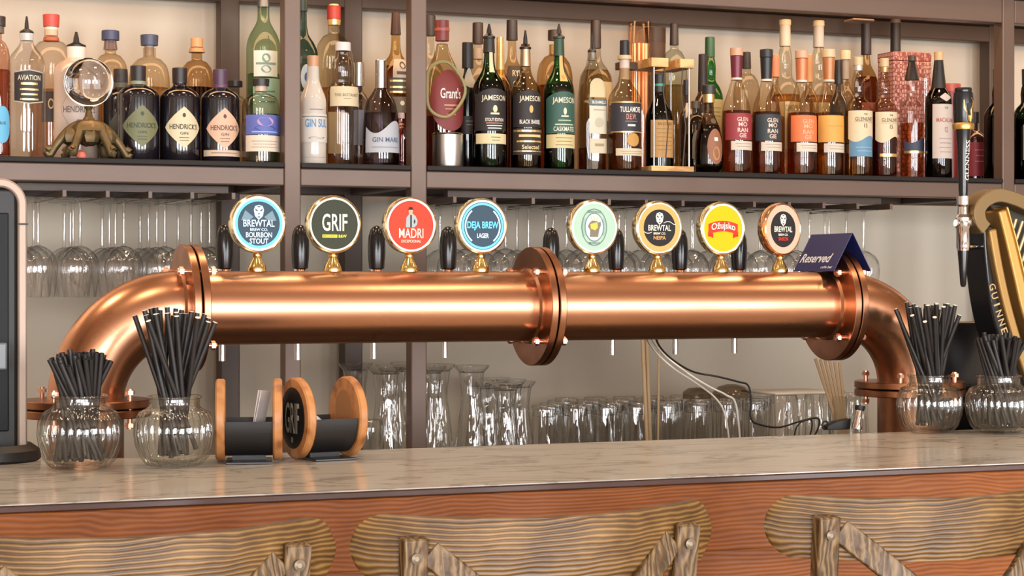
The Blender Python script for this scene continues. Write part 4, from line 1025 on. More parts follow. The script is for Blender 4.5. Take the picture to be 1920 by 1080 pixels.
bo = thing('gift_box', 'pink scale patterned whisky gift box behind the black bell stoppered bottle', 'box', ((a.x + b.x) / 2, 4.64, SH + .0003))
hw = (b.x - a.x) / 2; hh = a.z - SH
MB().box(-hw, hw, -.04, .04, 0, hh * .93).build('body', bxm, bo, smooth=False, bevel=.002)
MB().box(-hw - .001, hw + .001, -.041, .041, hh * .93 + .0005, hh).build('lid', bxm, bo, smooth=False, bevel=.002)
a = at(1776, 156, 4.58); b = at(1806, 156, 4.58)
hw = (b.x - a.x) / 2; hh = a.z - SH
bo = thing('red_tin', 'dark red whisky tin with pale lid behind the pale labelled sherry malt', 'tin', ((a.x + b.x) / 2, 4.60, SH + .0003))
MB().lathe([(hw, 0), (hw, hh * .92)], 32).build('tin_body', pmat('tin_red', '#8a2f2c', .35), bo, angle=30)
MB().lathe([(hw * 1.03, hh * .92), (hw * 1.03, hh), (0, hh)], 32).build('lid', pmat('tin_lid', '#b5544a', .35), bo, angle=30)
p = at(1728, 112, 4.50)
bo = thing('glass_carafe', 'clear cut glass carafe between the bell stoppered bottle and the sherry malt', 'carafe', (at(1738, 200, 4.52).x, 4.52, SH + .0003))
MB().lathe([(0, .003), (.028, 0), (.033, .01), (.031, .10), (.020, .16), (.012, .20), (.013, p.z - SH - .02)], 32, rip=.03, nrip=12).build('glass', G_CLEAR, bo, angle=30)
MB().lathe([(.010, p.z - SH - .022), (.016, p.z - SH - .012), (.014, p.z - SH - .002), (0, p.z - SH)], 12).build('stopper', G_CLEAR, bo, angle=30)

# ================================================================== hanging wine glasses
def wineglass(label, group):
    t = thing('wine_glass', label, 'wine glass', (0, 0, 0), 0, group)
    # upside down: foot at z=0 (top), bowl hanging
    MB().lathe([(.0022, -.004), (.012, -.0025), (.036, -.0006), (.0368, 0), (.0360, .0006), (.012, -.0002), (0, .0002)], 36).build('foot', G_STEM, t, angle=60)
    MB().lathe([(.0045, -.104), (.0034, -.095), (.0032, -.05), (.0034, -.012), (.0060, -.0035)], 14).build('stem', G_STEM, t, angle=60)
    MB().lathe([(.0345, -.216), (.0375, -.195), (.0415, -.165), (.0425, -.150), (.0395, -.132), (.030, -.117), (.015, -.107), (.0047, -.1035)][::1] , 40).build('bowl', G_STEM, t, angle=60)
    bw = t.children[-1]
    # open mouth: drop the end caps made by the lathe
    me = bw.data
    import bmesh
    bm = bmesh.new(); bm.from_mesh(me)
    for f in [f for f in bm.faces if len(f.verts) > 4]: bm.faces.remove(f)
    bm.to_mesh(me); bm.free()
    return t
lab1 = 'clear wine glass hanging upside down in the left rack above the copper elbow'
lab2 = 'clear wine glass hanging upside down in the right rack behind the tap badges'
W0 = wineglass(lab1, 'wine glasses hanging in the left rack')
a, b, n = rack(20, 408, 'taupe glass hanging rack under the left end of the shelf')
first = True
def hang(a, b, n, lab, grp, rows):
    global first
    for i in range(n):
        x = a + (i + .5) * (b - a) / n
        for j in range(rows):
            loc = (x + random.uniform(-.006, .006), 4.40 + .092 * j + random.uniform(-.004, .004), 1.5985)
            if first: W0.location = loc; first = False
            else: dup(W0, loc, random.uniform(0, 3), lab, grp)
hang(a, b, n, lab1, 'wine glasses hanging in the left rack', 4)
a, b, n = rack(812, 1612, 'long taupe glass hanging rack under the shelf behind the taps')
hang(a, b, n, lab2, 'wine glasses hanging in the right rack', 3)

# ================================================================== upturned beer glasses on the back counter
import bmesh
def opentop(o):
    bm = bmesh.new(); bm.from_mesh(o.data)
    fs = [f for f in bm.faces if len(f.verts) > 4 and f.calc_center_median().z < .01]
    for f in fs: bm.faces.remove(f)
    bm.to_mesh(o.data); bm.free()
ZB = .9253
def glassproto(name, label, cat, prof, group, rip=0, nrip=0, seg=36):
    t = thing(name, label, cat, (0, 0, 0), 0, group)
    o = MB().lathe(prof, seg, rip=rip, nrip=nrip).build('glass', G_TUMB, t, angle=50)
    opentop(o)
    return t, o
def place(proto, spots, used):
    for i, loc in enumerate(spots):
        if i == 0: proto.location = loc
        else: dup(proto, loc, random.uniform(0, 3))
# tall footed glasses (upside down, foot uppermost)
hA = .292
tA, oA = glassproto('beer_goblet', 'tall footed beer glass upside down with wide foot disc, by the shelf post', 'beer glass',
    [(.037, 0), (.0395, .03), (.0375, .10), (.031, .16), (.0255, .20), (.0245, .225), (.028, hA - .035), (.030, hA - .018)], 'tall footed beer glasses', .02, 10)
MB().lathe([(.030, hA - .0175), (.037, hA - .010), (.0425, hA - .004), (.043, hA), (0, hA)], 36).build('foot', G_TUMB, tA, angle=50)
sp = [(X(px, 4.52) + dx, y, ZB) for (px, y, dx) in ((706, 4.45, 0), (745, 4.55, 0), (700, 4.66, 0), (785, 4.45, 0), (826, 4.54, 0), (862, 4.44, 0), (800, 4.66, 0))]
place(tA, sp, 0)
hB = .248
tB, oB = glassproto('footed_beer_glass', 'medium footed beer glass upside down between tall goblets and the tumbler row', 'beer glass',
    [(.036, 0), (.037, .05), (.032, .11), (.025, .16), (.0225, .19), (.026, hB - .030), (.028, hB - .016)], 'medium footed beer glasses')
MB().lathe([(.028, hB - .0155), (.033, hB - .010), (.038, hB - .003), (.038, hB), (0, hB)], 36).build('foot', G_TUMB, tB, angle=50)
sp = [(X(px, y), y, ZB) for (px, y) in ((916, 4.50), (898, 4.60), (948, 4.41), (975, 4.51), (958, 4.60), (930, 4.69))]
place(tB, sp, 0)
hC = .195
tC, oC = glassproto('beer_tumbler', 'clear conical beer tumbler upside down in the long row under the right pipe', 'tumbler',
    [(.0385, 0), (.0385, .004), (.0340, .075), (.0300, hC - .012), (.0295, hC - .003), (.027, hC), (0, hC - .0002)], 'beer tumblers in the long row', .0, 0, 36)
MB().lathe([(.026, hC - .028), (.0285, hC - .022), (.0285, hC - .010), (0, hC - .009)], 24).build('base_slab', G_TUMB, tC, angle=50)
sp = []
for j, y in enumerate((4.40, 4.485, 4.57, 4.655)):
    xa = X(1020 + 14 * j, y) - (.0 if j % 2 else 0); xb = X(1440, y)
    k_ = 0
    while xa + k_ * .0815 < xb: sp.append((xa + k_ * .0815, y, ZB)); k_ += 1
place(tC, sp, 0)
hD = .205
tD, oD = glassproto('ribbed_beer_glass', 'wide ribbed beer glass upside down at the right end of the row', 'tumbler',
    [(.043, 0), (.043, .004), (.040, .08), (.036, hD - .02), (.033, hD - .004), (.030, hD), (0, hD - .0002)], 'ribbed beer glasses', .03, 12, 72)
sp = [(X(px, y), y, ZB) for (px, y) in ((1470, 4.40), (1534, 4.42), (1500, 4.53), (1562, 4.54), (1600, 4.42))]
place(tD, sp, 0)
# small squat tumblers beside the napkin holder
tE = thing('squat_tumbler', 'squat clear tumbler upside down on top of another beside the napkin holder', 'tumbler', (X(694, 4.36), 4.375, ZB + .0955 + .0003))
oE = MB().lathe([(.036, 0), (.0365, .004), (.035, .06), (.033, .074), (.030, .078), (0, .0775)], 36).build('glass', G_TUMB, tE, angle=50); opentop(oE)
tF = thing('squat_tumbler', 'squat clear tumbler upside down carrying another one beside the napkin holder', 'tumbler', (X(696, 4.36), 4.375, ZB))
oF = MB().lathe([(.040, 0), (.0405, .004), (.040, .07), (.038, .090), (.036, .0955), (0, .0950)], 36).build('glass', G_TUMB, tF, angle=50); opentop(oF)

# white tray over the right glasses
a, b = X(1428, 4.45), X(1562, 4.42)
tag(MB().box(a, b, 4.38, 4.56, ZB + hD + .0008, ZB + hD + .0065).build('tray', pmat('white_tray', '#d9d3c9', .4), smooth=False, bevel=.002), 'thin white tray lying over the ribbed beer glasses', 'tray')
# smoked bowls on the tumblers
bl = thing('smoked_bowl', 'upturned smoky glass bowl on the tumblers below the white tubes', 'bowl', (X(1372, 4.50), 4.50, ZB + hC + .0005))
MB().lathe([(.052, 0), (.050, .012), (.034, .028), (.012, .034), (0, .034)], 32).build('bowl', glass('smoke_glass', '#b9aa98', '#5a4e44', 1.4), bl, angle=50)
bl = thing('smoked_bowl', 'smaller smoky glass bowl left of the upturned one on the tumblers', 'bowl', (X(1307, 4.50), 4.50, ZB + hC + .0005))
MB().lathe([(.036, 0), (.036, .016), (.022, .026), (0, .028)], 32).build('bowl', MATS['smoke_glass'], bl, angle=50)

# sticks, tubes, cable
def stick(name, lab, cat, pts, r, mat, grp=None):
    o = MB(); o.tube(pts, r, 10, up=Vector((0, 1, 0)), ); return tag(o.build(name, mat, angle=60), lab, cat, grp)
BAM = pmat('bamboo', '#b89c78', .6)
Ys = 4.32
for i, (xa, xb, rr_) in enumerate(((1203, 1217, .0045), (1211, 1222, .0045), (1236, 1233, .003))):
    p0 = at(xa, 600, Ys + .01 * i); p1_ = at(xb, 800, Ys + .01 * i)
    stick('bamboo_skewer', 'long bamboo skewer rising behind the tumblers under the right pipe', 'skewer', [(p1_.x, p1_.y, ZB + .001), tuple(p0)], rr_, BAM, 'bamboo skewers')
cg = thing('stick_glass', 'ribbed glass holding wooden stirrers left of the right copper column', 'glass', (X(1584, 4.30, 770), 4.30, ZB))
pz = at(1584, 741, 4.30).z - ZB
MB().lathe([(0, .003), (.034, 0), (.038, .01), (.042, pz), (.0405, pz), (.0365, .012), (0, .008)], 48, rip=.02, nrip=16).build('glass', G_JAR, cg, angle=50)
for i in range(6):
    xa = 1524 + 11.0 * i; 
    p0 = at(xa, 672 + 1.5 * i, 4.30); p1_ = (cg.location.x + .017 + .002 * i, 4.287 + .005 * i, ZB + .0165)
    g = MB(); g.sweep([p1_, tuple(p0 + Vector((0, -.012 + .005 * i, 0)))], rectsec(.0075, .0022), up=Vector((0, 1, 0)))
    tag(g.build('wooden_stirrer', BAM, smooth=False), 'flat wooden stirrer leaning left in the ribbed glass by the right column', 'stirrer', 'wooden stirrers in the glass')
def cable(name, lab, cat, l, r, mat, Y):
    P = [at(q_[0], q_[1], q_[2] if len(q_) > 2 else Y) for q_ in l]
    g = MB(); g.tube(curve(P), r, 8, up=Vector((0, 1, 0))); return tag(g.build(name, mat, angle=60), lab, cat)
cable('cable', 'thin black cable drooping from the pipe to the tumblers and down behind the bar', 'cable', [(1222, 612, 3.7), (1236, 648, 3.74), (1262, 675, 3.80), (1300, 697), (1345, 706), (1385, 716), (1402, 722), (1408, 745), (1408, 785), (1428, 797), (1462, 801), (1500, 790), (1532, 784), (1535, 800), (1520, 830)], .0022, BLACKM, 3.88)
cable('cable', 'short black cable loop rising at the back edge of the bar top', 'cable', [(1488, 830), (1492, 805), (1502, 792), (1520, 787), (1522, 803), (1514, 830)], .0018, BLACKM, 3.87)
cable('hose', 'upper white beer hose slanting down from the pipe', 'hose', [(1208, 612, 3.66), (1240, 660), (1290, 700), (1330, 725), (1362, 741), (1380, 760), (1390, 850)], .0022, pmat('white_hose', '#e6ded2', .4), 3.90)
cable('hose', 'lower white beer hose slanting down from the pipe', 'hose', [(1200, 612, 3.66), (1225, 655), (1262, 690), (1300, 715), (1340, 745), (1360, 780), (1370, 850)], .0020, MATS['white_hose'], 3.93)
# steel peg and black clip behind the bar edge
p = onz(1601, 806, BT)
st = thing('steel_jigger', 'narrow steel jigger leaning at the back edge of the bar by the right column', 'jigger', (p.x, p.y - .01, BT + .0003))
g = MB(); M = Matrix.Rotation(R(10), 4, 'Y'); 
MB().lathe([(.011, .002), (.0105, .012), (.008, .022), (.0085, .046), (.0075, .048), (.006, .03), (0, .028)], 24, Matrix.Translation((0, 0, .0005)) @ M).build('cup', CHROME, st)
MB().lathe([(.009, .040), (.010, .044), (.010, .050), (.0085, .050)], 24, M).build('collar', BLACKM, st)
p = onz(1570, 806, BT)
bk = thing('black_clip', 'flat black bar clip lying left of the steel jigger', 'clip', (p.x, p.y + .0, BT + .0003))
MB().add([(-.022, 0, .0), (.030, 0, .0), (.032, 0, .022), (.0, 0, .017), (-.022, 0, .008), (-.022, .02, .0), (.030, .02, .0), (.032, .02, .022), (.0, .02, .017), (-.022, .02, .008)],
    [(0, 1, 2, 3, 4), (9, 8, 7, 6, 5), (0, 5, 6, 1), (1, 6, 7, 2), (2, 7, 8, 3), (3, 8, 9, 4), (4, 9, 5, 0)]).build('jaw', BLACKM, bk, smooth=False, bevel=.0015)
g = MB(); g.tube([(-.022 + .007 * math.cos(a), .01, .009 + .008 * math.sin(a)) for a in [R(30 * i) for i in range(12)]], .0022, 8, closed=True, up=Vector((0, 1, 0))); g.build('loop', BLACKM, bk)

# ================================================================== straw jars
JH = .117
def jar(px, pyfront, label, k=1.):
    p = onz(px, pyfront, BT); 
    c = Vector((p.x, p.y, 0)) + Vector((FW.x, FW.y, 0)).normalized() * .046 * k
    t = thing('glass_jar', label, 'jar', (c.x, c.y, BT + .0003), 0, 'ribbed straw jars'); t.scale = (k, k, k)
    seg = 224
    def body(prof, rip): 
        mb = MB(); v = []; f = []
        for (r_, z, q_) in prof:
            for i in range(seg):
                a = 2 * PI * i / seg
                rr_ = r_ * (1 + rip * q_ * (abs(math.cos(14 * a)) ** .6 - .5))
                v.append((rr_ * math.cos(a), rr_ * math.sin(a), z))
        n_ = len(prof)
        for i in range(n_ - 1):
            for j in range(seg):
                j2 = (j + 1) % seg; f.append((i * seg + j, i * seg + j2, (i + 1) * seg + j2, (i + 1) * seg + j))
        mb.add(v, f); return mb
    body([(.0001, .004, 0), (.040, .001, 0), (.046, .003, .3), (.055, .014, 1), (.0625, .035, 1), (.0655, .055, 1), (.0640, .075, 1), (.057, .090, 1), (.046, .0965, .3), (.0425, .100, 0), (.0415, .105, 0), (.0425, .112, 0)], .075).build('body', G_JAR, t, angle=60)
    body([(.0001, .009, 0), (.036, .008, 0), (.050, .016, 1), (.0590, .036, 1), (.0620, .055, 1), (.0605, .074, 1), (.054, .088, 1), (.043, .0945, .2), (.0395, .100, 0), (.0395, .113, 0)], .03).build('inner_wall', G_JAR, t, angle=60)
    MB().lathe([(.0395, .1125), (.0430, .1125), (.0455, .1145), (.0455, .1165), (.0430, .118), (.0400, .1175), (.0395, .1125)], 72, caps=False).build('rim', G_JAR, t, angle=60)
    return t, c
SM = {}
def straws(c, n, L, spread, label, group, pale, k=1., bias=(0, 0), seed=1, var=.012):
    rnd = random.Random(seed)
    rs = .0042
    key = (L, pale)
    if key not in SM:
        mb = MB(); mb.lathe([(rs, 0), (rs, L), (rs * .8, L), (rs * .8, L - .012), (0, L - .012)], 12, mi=0)
        if pale: mb.lathe([(rs * 1.0, L), (rs * 1.0, L + .0006), (0, L + .0008)], 12, mi=1)
        SM[key] = mb
    proto = None
    placed = []
    tries = 0
    while len(placed) < n and tries < 6000:
        tries += 1
        a = rnd.uniform(0, 2 * PI); q_ = spread * math.sqrt(rnd.uniform(0.02, 1))
        T = Vector((q_ * math.cos(a) * 1.0 + bias[0], q_ * math.sin(a) * .8 + bias[1]))
        ph = rnd.uniform(.9, 2.6); B = Vector((T.x * math.cos(ph) - T.y * math.sin(ph), T.x * math.sin(ph) + T.y * math.cos(ph))) * (.042 / spread) + Vector((rnd.uniform(-.007, .007), rnd.uniform(-.007, .007)))
        if B.length > .039: B *= .039 / B.length
        dz = math.sqrt(max(L * L - (T - B).length_squared, .01))
        fr_ = JH * k / dz
        N = B + (T - B) * fr_
        if N.length > .0335 * k: continue
        ok = True
        for (B2, N2, T2) in placed:
            if (N - N2).length < .0056 or (T - T2).length < .0075: ok = False; break
        if not ok: continue
        placed.append((B, N, T))
        base = Vector((c.x + B.x, c.y + B.y, BT + .0135 * k + rnd.uniform(0, var)))
        d = Vector((T.x - B.x, T.y - B.y, dz)).normalized()
        if proto is None:
            o = SM[key].build('straw', [STRAW, STRAWEND]); proto = o
        else:
            o = proto.copy(); COL.objects.link(o)
        o.rotation_mode = 'QUATERNION'; o.rotation_quaternion = Vector((0, 0, 1)).rotation_difference(d); o.location = base
        tag(o, label, 'straw', group)
t, c = jar(138, 884, 'ribbed glass jar packed with short black straws, furthest left on the bar')
straws(c, 52, .170, .056, 'short black straw packed in the leftmost ribbed jar', 'short straws in the leftmost jar', False, seed=3, var=.010)
t, c = jar(318, 879, 'ribbed glass jar of long splayed black straws beside the round wooden napkin holders', .97)
straws(c, 30, .232, .100, 'long black straw with pale tip splayed from the jar beside the napkin holders', 'long straws in the second jar', True, bias=(.01, 0), seed=5, var=.015)
t, c = jar(1752, 814, 'ribbed glass jar of long black straws in front of the right copper column', .97)
straws(c, 28, .235, .102, 'long black straw with pale tip in the jar before the right copper column', 'long straws in the jar by the right column', True, seed=8, var=.015)
t, c = jar(1883, 815, 'ribbed glass jar of short black straws below the golden harp at the right edge', .97)
straws(c, 40, .175, .060, 'short black straw in the jar below the golden harp', 'short straws in the jar below the harp', False, bias=(.012, 0), seed=11, var=.014)

# ================================================================== napkin holders
def holder(px, py, rz, label, cards):
    p = onz(px, py, BT); c = Vector((p.x, p.y, 0))
    t = thing('napkin_holder', label, 'napkin holder', (c.x, c.y, BT + .0003), rz)
    Rd = .0680; hwid = .0395; zc = Rd + .0015
    for s_, nm in ((-1, 'side_disc'), (1, 'side_disc')):
        M = Matrix.Translation((s_ * (hwid + .0075), 0, zc)) @ MX
        d = MB().lathe([(Rd - .003, -.0078), (Rd, -.005), (Rd, .005), (Rd - .003, .0078)], 64, M).build(nm, DISCW, t, angle=30)
        xo = s_ * (hwid + .0075 + .0080)
        MB().lathe([(.0515, -.0004), (.0515, .0004)], 56, Matrix.Translation((xo, 0, zc)) @ MX).build('inlay', BLACKM, d)
        xi = s_ * (hwid - .0004)
        MB().lathe([(.034, -.0003), (.034, .0003)], 48, Matrix.Translation((xi, 0, zc + .012)) @ MX).build('inner_inlay', pmat('disc_inner', '#9a6a40', .6), d)
        if s_ < 0:
            mb = MB(); vs, fs = textgeo('GRIF', .012)
            mb.add([(xo - .0008, -x_ * .060, zc + y_ * .052) for x_, y_ in vs], [tuple(reversed(f)) for f in fs]); mb.build('lettering', PAP('#b9ae98'), d, smooth=False)
            mb = MB(); mb.add([(xo - .0008, -.004, zc - .032), (xo - .0008, .004, zc - .032), (xo - .0008, .004, zc - .041), (xo - .0008, -.004, zc - .041)], [(0, 1, 2, 3)]); mb.build('lettering', PAP('#9a9080'), d, smooth=False)
    # U-shaped trough
    mb = MB(); v = []; f = []; n_ = 24; ro, ri = .0600, .0575
    for i in range(n_ + 1):
        a = R(180 + 180 * i / n_)
        for x_ in (-hwid, hwid):
            v += [(x_, ro * math.cos(a), zc + ro * math.sin(a) - .0), (x_, ri * math.cos(a), zc + ri * math.sin(a))]
    for i in range(n_):
        o_ = i * 4; q_ = o_ + 4
        f += [(o_, q_, q_ + 2, o_ + 2), (o_ + 1, o_ + 3, q_ + 3, q_ + 1), (o_, o_ + 1, q_ + 1, q_), (o_ + 2, q_ + 2, q_ + 3, o_ + 3)]
    f += [(0, 2, 3, 1), (n_ * 4, n_ * 4 + 1, n_ * 4 + 3, n_ * 4 + 2)]
    mb.add(v, f); mb.build('trough', BLACKM, t, angle=40)
    MB().box(-hwid + .002, hwid - .002, -.058, .035, .0, .0035).build('base_plate', pmat('dark_slate', '#2c2c30', .25), t, smooth=False, bevel=.001)
    MB().box(-hwid + .012, hwid - .012, -.010, .010, .0035, .0105).build('foot_block', BLACKM, t, smooth=False)
    for i in range(cards):
        mb = MB(); x_ = .013 + .006 * i
        M = Matrix.Translation((x_ - .004 * i, .02 - .008 * i, zc - .02)) @ Matrix.Rotation(R(9 + 2 * i), 4, 'Y') @ Matrix.Rotation(R(60), 4, 'Z')
        mb.box(-.016, .016, -.0008, .0008, 0, .068, M)
        o = mb.build('menu_card', PAP('#dcd8d6'), smooth=False); o.matrix_world = Matrix.Translation(t.location) @ Matrix.Rotation(rz, 4, 'Z')
        tag(o, ('upright white card leaning in the left napkin holder, ' + ('front one' if i == 0 else 'rear one')), 'card', 'white cards in the napkin holder')
    return t
holder(467, 865, R(-15), 'round ended wooden napkin holder seen edge on, beside the long straw jar', 2)
t2 = holder(605, 859, R(7), 'round ended wooden napkin holder with cream lettered black disc facing left', 0)
o = MB().box(-.028, .02, -.0008, .0008, -.0, .012, Matrix.Translation((-.012, -.01, .055)) @ Matrix.Rotation(R(38), 4, 'Y')).build('folded_slip', PAP('#dcd8d0'), smooth=False)
o.matrix_world = Matrix.Translation(t2.location) @ Matrix.Rotation(R(7), 4, 'Z'); tag(o, 'small white slip of paper inside the lettered napkin holder', 'paper slip')

# ================================================================== stout tap and golden harp fount
HY = 3.52
gx = at(1812, 420, HY)
fount = thing('harp_fount', 'golden harp shaped stout fount on a black base at the right edge', 'beer fount', (at(1900, 700, HY).x, HY, 1.0803))
O = Vector(fount.location)
def hp(px, py, y=HY): return at(px, py, y) - O
def harp_sweep(name, l, w_, d_, mat, sc=None, y=HY):
    P = curve([hp(a_, b_, y) for a_, b_ in l], 6)
    s2 = None
    if sc: s2 = [sc[0] + (sc[1] - sc[0]) * i / (len(P) - 1) for i in range(len(P))]
    mb = MB(); mb.sweep(P, [(-d_ / 2, -w_ / 2), (d_ / 2, -w_ / 2), (d_ / 2, -w_ * .2), (d_ * .5, w_ / 2), (-d_ * .5, w_ / 2)] if False else [(-w_ / 2, -d_ / 2), (w_ / 2, -d_ / 2), (w_ / 2, d_ / 2), (-w_ / 2, d_ / 2)], up=Vector((0, 1, 0)), scales=s2)
    return mb.build(name, mat, fount, angle=30, bevel=.004)
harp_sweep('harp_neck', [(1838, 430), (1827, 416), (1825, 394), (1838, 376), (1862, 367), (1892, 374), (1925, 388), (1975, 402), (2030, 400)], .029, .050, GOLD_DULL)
harp_sweep('harp_pillar', [(1850, 430), (1862, 500), (1880, 580), (1906, 668), (1930, 735)], .020, .046, pmat('gold_shadow', (.36, .21, .07), .45, .7))  # pillar face in a darker gold than its edge
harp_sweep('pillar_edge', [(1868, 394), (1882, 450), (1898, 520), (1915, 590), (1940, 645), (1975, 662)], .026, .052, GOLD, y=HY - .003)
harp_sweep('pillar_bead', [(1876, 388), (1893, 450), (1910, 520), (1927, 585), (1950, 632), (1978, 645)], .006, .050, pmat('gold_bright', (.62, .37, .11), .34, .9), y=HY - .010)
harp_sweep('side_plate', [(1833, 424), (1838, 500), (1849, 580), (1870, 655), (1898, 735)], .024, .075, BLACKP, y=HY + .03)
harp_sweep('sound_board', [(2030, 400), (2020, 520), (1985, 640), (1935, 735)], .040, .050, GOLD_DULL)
pp = [hp(a_, b_) for a_, b_ in ((1868, 384), (1900, 384), (2025, 408), (2010, 520), (1980, 640), (1935, 640), (1895, 500))]
MB().add([(p_.x, .020, p_.z) for p_ in pp] + [(p_.x, .034, p_.z) for p_ in pp], [tuple(range(7)), tuple(range(13, 6, -1))] + [(k_, (k_ + 1) % 7, (k_ + 1) % 7 + 7, k_ + 7) for k_ in range(7)]).build('back_plate', pmat('dark_olive', '#2e2418', .5), fount, smooth=False)
for i in range(8):
    t0 = (1893 + 12 * i, 407 + 4 * i); t1 = (1889 + 5.5 * i, 428 + 19 * i)
    MB().tube([hp(*t0, HY - .004), hp(*t1, HY - .004)], .0032, 8, up=Vector((0, 1, 0))).build('string', pmat('string_gold', (.72, .55, .30), .4, .5), fount)
# lettering down the pillar
mb = MB()
word = 'GUINNESS'
for i, ch in enumerate(word):
    u = i / 7
    cx_ = 1861 + 27 * u + 6 * u * u; cy_ = 538 + 116 * u
    ang = R(-74 + 6 * u)
    vs, fs = textgeo(ch, .01)
    q0 = hp(cx_, cy_, HY - .0265); k = mpp(q0 + O)
    ww, h2 = 12 * k, 14 * k
    if ch == 'I': ww = 3.5 * k
    # the letters run down the pillar, tops turned to the right
    mb.add([(q0.x + x_ * ww * math.cos(ang) - y_ * h2 * math.sin(ang), q0.y, q0.z + x_ * ww * math.sin(ang) + y_ * h2 * math.cos(ang)) for x_, y_ in vs], fs)
mb.build('lettering', PAP('#b59a6a'), fount, smooth=False)
a_ = hp(1738, 607, HY + .07); b_ = hp(1960, 607, HY + .07)
MB().box(a_.x, b_.x, .17, .26, .0, a_.z).build('base', BLACKP, fount, smooth=False, bevel=.006)
MB().box(hp(1868, 700).x, hp(1990, 700).x, -.03, .169, .0, hp(1880, 728).z).build('plinth', BLACKP, fount, smooth=False, bevel=.004)
# faucet
tx = hp(1806, 430)
fz = tx.z
g = MB()
g.lathe([(.013, hp(1806, 470).z), (.0145, hp(1806, 462).z), (.0145, hp(1806, 430).z), (.0175, hp(1806, 426).z), (.0175, hp(1806, 408).z), (.012, hp(1806, 402).z), (.011, hp(1806, 388).z), (.0145, hp(1806, 384).z), (.0140, hp(1806, 368).z)], 28, Matrix.Translation((tx.x, 0, 0)))
g.tube([(tx.x, 0, hp(1806, 462).z), (tx.x + .05, .012, hp(1806, 462).z)], .0065, 12, up=Vector((0, 0, 1)))
g.tube([(tx.x + .0, .0, hp(1806, 420).z), (tx.x + .012, -.016, hp(1806, 418).z)], .0085, 12, up=Vector((0, 0, 1)))
g.tube([(tx.x - .0, .0, hp(1806, 420).z), (tx.x - .020, -.002, hp(1806, 418).z)], .0075, 12, up=Vector((0, 0, 1)))
g.build('faucet', CHROME, fount)
MB().lathe([(.0038, hp(1806, 538).z), (.006, hp(1806, 534).z), (.0085, hp(1806, 505).z), (.0115, hp(1806, 474).z), (.0115, hp(1806, 470).z)], 24, Matrix.Translation((tx.x, 0, 0))).build('nozzle', BLACKP, fount)
z0, z1 = hp(1806, 368).z, hp(1806, 165).z; Hh = z1 - z0
hnd = MB().lathe([(.0085, z0), (.0095, z0 + .01), (.0115, z0 + Hh * .35), (.0150, z0 + Hh * .60), (.0205, z0 + Hh * .68), (.0215, z0 + Hh * .90), (.0200, z0 + Hh * .955), (.0175, z0 + Hh * .96), (.0185, z1 - .004), (.017, z1), (0, z1)], 32, Matrix.Translation((tx.x, 0, 0))).build('tap_handle', BLACKP, fount)
MB().lathe([(.0216, z0 + Hh * .615), (.0224, z0 + Hh * .63), (.0228, z0 + Hh * .66), (.0216, z0 + Hh * .675)], 32, Matrix.Translation((tx.x, 0, 0))).build('gold_band', pmat('gold_bright', 0), hnd)
def wrapx(pts, rad, zc_, cx_=0., off=.0008):
    return [(tx.x + (rad + off) * math.sin(x_ / rad), -(rad + off) * math.cos(x_ / rad), zc_ + z_) for x_, z_ in pts]
mb = MB()
hz = z0 + Hh * .79
sh = [(-.012, .022), (.006, .026), (.013, .018), (.012, .008), (.007, .001), (.010, -.014), (.004, -.026), (-.002, -.022), (-.006, -.006), (-.012, .004)]
inn = [(-.006, .014), (.004, .016), (.006, .010), (.002, .000), (.003, -.012), (-.001, -.010), (-.004, .002)]
mb.add(wrapx(sh, .0213, hz), [tuple(range(len(sh)))[::-1]]); mb.build('harp_emblem', MATS['gold_bright'], hnd, smooth=False)
mb = MB(); mb.add(wrapx(inn, .0213, hz, off=.0014), [tuple(range(len(inn)))[::-1]]); mb.build('harp_emblem', BLACKP, hnd, smooth=False)
mb = MB(); vs, fs = textgeo('GUINNESS', .01)
def prof_r(z):
    f_ = (z - z0) / Hh
    return .0115 + (.0150 - .0115) * min(1, max(0, (f_ - .35) / .25)) if f_ > .35 else .0095 + .002 * f_ / .35
for s_ in (0,):
    pts = []
    for x_, y_ in vs:
        z = z0 + Hh * .33 + x_ * Hh * .37; ar = -y_ * .0125 + .003
        r_ = prof_r(z) + .0008
        pts.append((tx.x + r_ * math.sin(ar / r_), -r_ * math.cos(ar / r_), z))
    mb.add(pts, fs)
mb.build('lettering', PAP('#e6e2d6'), hnd, smooth=False)

# ================================================================== dark dispenser at the left edge
DY = 3.16
pb = onz(10, 862, BT)
disp = thing('drink_dispenser', 'black countertop dispenser with champagne metal rim cut off by the left edge', 'dispenser', (pb.x, pb.y, BT + .0003))
O2 = Vector(disp.location); DYy = O2.y
def dp(px, py): return at(px, py, DYy) - O2
xr = dp(36, 600).x; zt = dp(30, 345).z; wl = .16
rc = .036
loop = [(xr, 0, .02)] + [(xr - rc + rc * math.cos(R(a_)), 0, zt - rc + rc * math.sin(R(a_))) for a_ in range(0, 91, 10)] + [(xr - wl + rc - rc * math.sin(R(a_)), 0, zt - rc + rc * math.cos(R(a_))) for a_ in range(0, 91, 10)] + [(xr - wl, 0, .02)]
MB().sweep([Vector(p_) for p_ in loop], [(-.0075, -.040), (.0075, -.040), (.0075, .040), (-.0075, .040)], up=Vector((0, 1, 0))).build('metal_rim', pmat('champagne_metal', (.33, .25, .20), .5, .4), disp, angle=30, bevel=.003)
MB().box(xr - wl + .0085, xr - .0085, -.030, .030, .02, zt - .010).build('body_panel', BLACKM, disp, smooth=False, bevel=.004)
MB().box(xr - wl + .03, xr - .022, -.036, -.0302, .05, zt - .05).build('front_screen', pmat('dark_glass_panel', '#0c0d0f', .5, spec=.2), disp, smooth=False, bevel=.002)
MB().box(xr - .0085, xr + .009, -.0415, -.0395, dp(0, 421).z - .0015, dp(0, 421).z + .0015).build('seam', BLACKM, disp, smooth=False)
